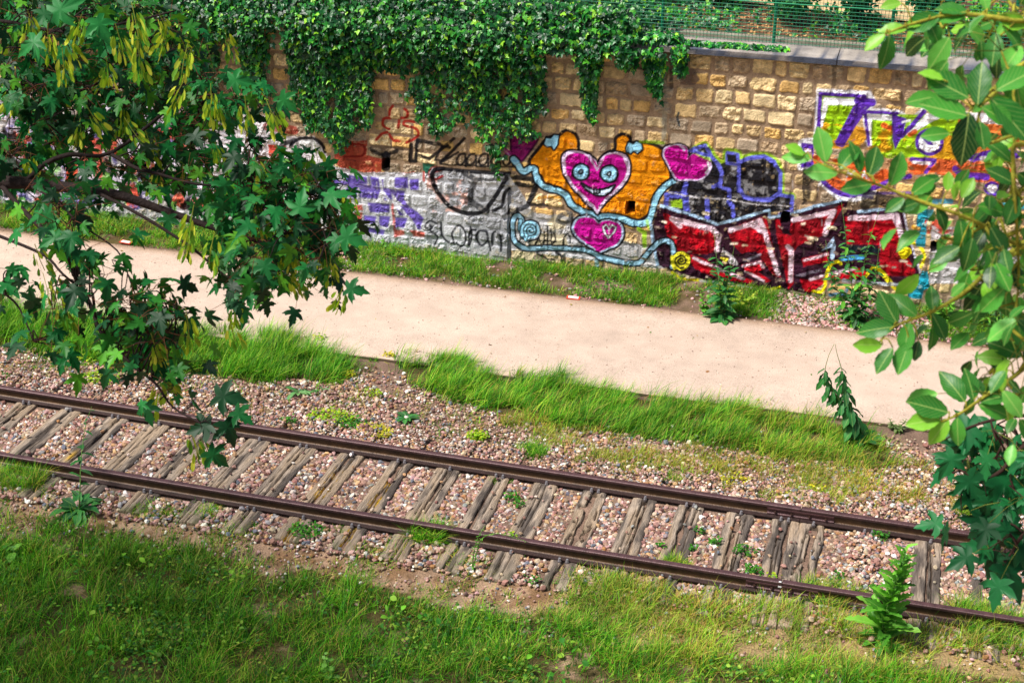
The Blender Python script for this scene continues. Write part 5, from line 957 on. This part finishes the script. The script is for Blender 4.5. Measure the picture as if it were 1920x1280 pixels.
tree('maple_tree', 'large dark green maple branches with yellow-green seed clusters reaching in from the left', 'tree', (-560, 320, 7.6),
 [([(-560,380,7.6),(-250,352,7.3),(0,343,L),(70,346,L),(205,362,6.9),(300,392,6.9),(380,420,6.8),(470,448,6.7),(560,470,6.6)], .040, .006),
  ([(-60,345,7.1),(40,342,L),(80,310,L),(130,290,L),(210,286,L),(330,195,7.1),(385,178,7.1),(450,190,7.0)], .016, .004), ([(10,335,L),(60,290,7.1),(140,235,7.3),(180,180,7.4),(230,100,7.5)], .010, .004),
  ([(210,290,L),(257,316,6.9),(294,325,6.9),(367,345,6.8),(470,350,6.8),(600,350,6.7)], .010, .003), ([(0,345,L),(51,402,6.8),(90,440,6.7),(117,472,6.6),(168,568,6.4),(187,619,6.3),(219,654,6.3),(255,690,6.2),(293,720,6.2),(324,763,6.2),(375,792,6.1)], .012, .0035),
  ([(-60,420,6.9),(0,443,6.7),(82,478,6.6),(117,513,6.5),(168,556,6.4)], .009, .004), ([(-60,520,6.6),(0,546,6.5),(35,576,6.5),(62,638,6.4)], .007, .003), ([(180,360,6.9),(265,404,6.7),(352,459,6.6),(395,494,6.6),(430,521,6.5),(480,530,6.5)], .009, .003),
  ([(60,350,6.9),(110,380,6.8),(150,420,6.7),(220,470,6.7),(250,530,6.5),(330,590,6.4)], .006, .002),([(-100,60,7.6),(0,40,7.5),(120,60,7.4),(250,40,7.3),(330,20,7.3)], .012, .004), ([(-100,200,7.4),(0,180,7.3),(90,190,7.3),(200,150,7.3),(300,110,7.2)], .012, .004)],
 [([(0,0),(320,0),(330,50),(250,80),(170,130),(80,200),(0,180)], 105, 6.8, 8.4), ([(0,180),(170,110),(330,60),(400,130),(500,180),(520,205),(450,225),(360,250),(200,250),(0,300)], 185, 6.9, 8.2), ([(170,270),(330,240),(400,290),(390,370),(320,370),(230,340),(150,300)], 40, 6.9, 7.6), ([(0,300),(180,320),(190,380),(170,420),(110,390),(0,350)], 12, 7.0, 7.6),
  ([(380,290),(470,290),(560,310),(620,330),(630,400),(650,440),(640,480),(560,460),(470,430),(390,380)], 125, 6.4, 7.3), ([(450,440),(560,470),(630,490),(620,520),(560,520),(500,510),(440,480)], 26, 6.2, 6.9), ([(400,460),(450,490),(490,550),(460,580),(410,530)], 8, 6.3, 6.8),
  ([(40,350),(150,380),(170,450),(215,500),(310,560),(350,620),(335,680),(300,690),(250,650),(190,590),(140,530),(110,460)], 52, 6.1, 6.8), ([(200,560),(330,570),(350,640),(325,730),(300,710),(240,650)], 24, 6.1, 6.5), ([(55,600),(140,610),(120,650),(60,640)], 5, 6.3, 6.5), ([(0,480),(35,520),(30,550),(0,540)], 3, 6.4, 6.6), ([(60,540),(160,555),(150,590),(70,590)], 5, 6.3, 6.5)],
 MAPLES, (.045, .10), DM, M_maple, (40, 30, 28), wts=[5, 4, 5, 5, 3, 2.2, 2],
 explicit=[(405,740,6.1,-10,70,1,.1),(420,790,6.1,-60,62,1,0),(395,795,6.1,200,60,1,0),(390,845,6.1,-40,58,0,.2),(440,770,6.1,-35,50,0,0),(40,535,6.4,120,40,6,0),(640,440,6.2,-20,60,5,0),(610,370,6.3,20,62,5,0),(650,540,6.2,-10,50,0,0),(100,25,6.2,30,70,5,0),(75,75,6.2,200,66,5,0),(180,35,6.2,-60,60,5,0),(430,150,6.3,0,55,5,0),(525,180,6.3,-45,50,5,0),(560,400,6.2,80,60,5,0)],
 samaras=([at(x, y, 6.5) for x, y in ((340,75),(350,95),(130,80),(118,105),(400,190),(395,170),(460,195),(505,200),(340,160),(170,210),(240,230),(360,400),(600,480),(560,500),(545,520),(440,560),(430,595),(545,465),(620,490),(355,450),(400,450),(360,815),(380,830),(300,720),(310,690),(70,470),(230,640),(480,300),(520,390),(480,400),(55,30),(250,20),(150,40),(300,30),(220,60),(260,90),(310,60),(200,120),(90,60))], 42), facing=.3, trunk_r=.2, shade_crown=((-13.2, -7.4, 11.2), (3.4, 3.0, 1.8), 2300))
SG = [(66,146,48),(46,120,40),(96,176,66),(34,98,34),(20,72,28),(124,190,50)]
K = 3.1
def X1(x, y, a, l, c, t=0., D=3.1): return (1420+x/2.976, 130+y/2.976, D, a, l, c, t)
def X2(x, y, a, l, c, t=0., D=3.3): return (1480+x/3.555, 500+y/3.555, D, a, l, c, t)
tree('sallow_tree', 'bright green sallow twigs with broad oval leaves reaching in from the right', 'tree', (2520, 300, 3.9),
 [([(2520,520,3.9),(2100,490,3.3),(1920,462,3.2),(1823,412,3.1),(1712,372,3.1),(1662,352,3.1),(1621,338,3.05),(1571,321,3.0),(1521,298,3.0)], .006, .0012), ([(2520,100,3.9),(2100,60,3.2),(1920,120,3.0),(1880,160,3.0),(1840,197,2.95),(1826,205,2.95)], .007, .003),
  ([(2300,20,3.6),(2000,25,3.2),(1920,40,3.1),(1830,28,3.1),(1780,28,3.1),(1710,45,3.1),(1665,62,3.1)], .007, .002), ([(2300,520,3.8),(1990,450,3.4),(1900,470,3.3),(1830,530,3.3),(1798,556,3.3),(1741,587,3.3),(1677,612,3.3),(1650,640,3.3)], .008, .0018),
  ([(2300,560,3.8),(2000,600,3.4),(1920,690,3.3),(1850,740,3.3),(1800,775,3.3),(1765,790,3.3)], .007, .002), ([(2100,330,3.3),(1920,270,3.1),(1900,310,3.1),(1905,400,3.1),(1910,520,3.2),(1900,620,3.2)], .006, .002), ([(1840,197,2.95),(1828,245,2.95),(1815,280,2.95)], .003, .0015),([(1920,120,3.0),(1900,180,3.0),(1930,260,3.0)], .004, .002)],
 [([(1850,240),(1930,200),(1960,620),(1880,620),(1840,560),(1860,400)], 26, 3.0, 3.7), ([(1720,0),(1930,0),(1930,110),(1860,110),(1760,60)], 13, 3.0, 3.6), ([(1790,400),(1900,430),(1930,560),(1850,560),(1760,430)], 16, 3.1, 3.6), ([(1850,620),(1960,600),(1960,760),(1880,780),(1850,700)], 13, 3.2, 3.7)],
 SALLOW, (.04, .075), SG, M_leaf, (150, 146, 50), explicit=[
  X1(380,520,100,70,2),X1(460,560,60,62,1),X1(300,500,170,52,2),X1(260,480,150,40,5),X1(570,580,95,66,1),X1(620,600,70,66,3),X1(740,650,70,68,0),X1(450,580,175,62,2),X1(640,640,190,60,1),X1(860,700,40,60,0),X1(980,720,200,66,2),X1(1060,680,85,38,5),X1(1140,720,60,46,5),X1(1230,760,-10,60,0),X1(820,720,215,44,1),X1(900,740,200,40,3),X1(1130,830,-80,66,1),X1(1000,770,-60,48,3),X1(1300,880,-60,60,3),X1(1200,940,-100,64,3),X1(1130,990,-150,60,3),X1(1290,1010,-70,62,1),
  X1(1180,160,150,92,1,.2,2.9),X1(1230,200,85,84,3,0,2.9),X1(1170,260,165,92,0,0,2.9),X1(1250,210,-30,70,0,0,2.9),X1(1180,240,-95,100,4,.1,2.9),X1(1240,290,-80,56,1,0,2.9),X1(1300,160,-45,110,1,0,2.9),X1(1330,120,30,90,0,0,2.9),X1(1200,240,40,30,2,0,2.9),X1(1040,60,160,50,5,0,2.9),X1(1400,350,60,80,0),X1(1420,520,130,66,1),X1(1440,640,150,62,3),X1(1450,700,-110,60,1),
  (1700,55,3.1,175,50,5,0),(1740,40,3.1,-60,52,1,0),(1762,30,3.1,-160,70,1,0),(1810,28,3.1,-170,60,0,0),(1815,24,3.1,170,62,1,0),(1850,20,3.1,100,40,2,0),(1870,30,3.1,-20,60,5,0),(1880,50,3.1,-40,62,0,0),(1660,65,3.1,215,48,5,.2),(1668,66,3.1,265,66,1,.3),(1700,50,3.1,30,44,5,0),(1780,70,3.1,-120,70,2,0),(1690,6,3.1,190,40,5,0),(1900,130,3.0,-80,90,0,0),(1860,170,3.0,150,60,1,0),(1850,180,3.0,-30,66,5,0),(1760,180,3.0,190,60,0,.1),(1780,250,3.0,185,54,0,0),
  X2(850,330,140,64,0),X2(720,380,120,72,1),X2(960,300,95,50,1),X2(700,400,185,66,1),X2(800,370,-100,60,0),X2(950,310,-60,58,3),X2(1050,320,-10,40,4),X2(620,520,180,56,5),X2(690,540,235,58,1),X2(800,500,-110,66,0),X2(860,490,-100,40,4),X2(950,400,-80,46,1),X2(1120,220,60,60,0),X2(1160,180,0,50,3),X2(1290,110,-120,60,4),
  X2(1170,900,125,70,1),X2(1060,970,165,78,1),X2(1230,890,100,62,1),X2(1290,860,110,40,3),X2(1010,1010,190,68,5),X2(1060,1010,235,60,5),X2(1120,1000,-90,56,0),X2(1260,920,-15,66,0),X2(1270,900,15,56,1),X2(1440,700,130,50,4),X2(1460,620,170,56,5),X2(1550,600,150,66,1),X2(1560,560,100,70,0),X2(1340,830,60,40,1),X2(1400,840,-40,40,1)],
 perc=(2, 4), spread=.06, facing=.8, wts=[4, 4, 2.5, 3, 2, 2], trunk_r=.09)
tree('maple_tree', 'dark maple twigs with drooping pointed leaves at the lower right edge', 'tree', (2560, 760, 5.6),
 [([(2560,700,5.6),(2200,760,5.2),(1985,800,5.0),(1905,850,4.9),(1880,880,4.9),(1840,900,4.9),(1800,880,4.9)], .014, .003), ([(2300,820,5.3),(1990,930,5.0),(1920,1000,4.9),(1900,1030,4.9),(1880,1060,4.9)], .010, .003), ([(2000,780,5.0),(1900,780,4.9),(1820,800,4.9),(1760,830,4.9)], .008, .002), ([(1905,850,4.9),(1895,900,4.9),(1930,960,4.9)], .005, .002)],
 [([(1790,830),(1850,800),(1940,790),(1940,960),(1870,940),(1820,890)], 26, 4.7, 5.4), ([(1800,960),(1940,940),(1940,1080),(1870,1060)], 9, 4.8, 5.2)],
 MAPLES, (.07, .12), [(16,84,42),(22,98,50),(10,66,32),(30,112,56)], M_maple, (56, 38, 32),
 explicit=[(1838,985,4.9,100,62,2,0),(1880,1010,4.9,60,72,0,0),(1860,1030,4.9,170,56,1,0),(1880,1055,4.9,-60,86,0,0),(1905,1040,4.9,10,60,0,0),(1810,890,4.9,-60,62,0,0),(1790,850,4.9,-120,56,1,0),(1850,930,4.9,-90,50,0,0),(1870,890,4.9,-40,80,1,0),(1830,800,4.9,190,70,1,0)], perc=(1, 2), spread=.07, facing=.8, trunk_r=.12)
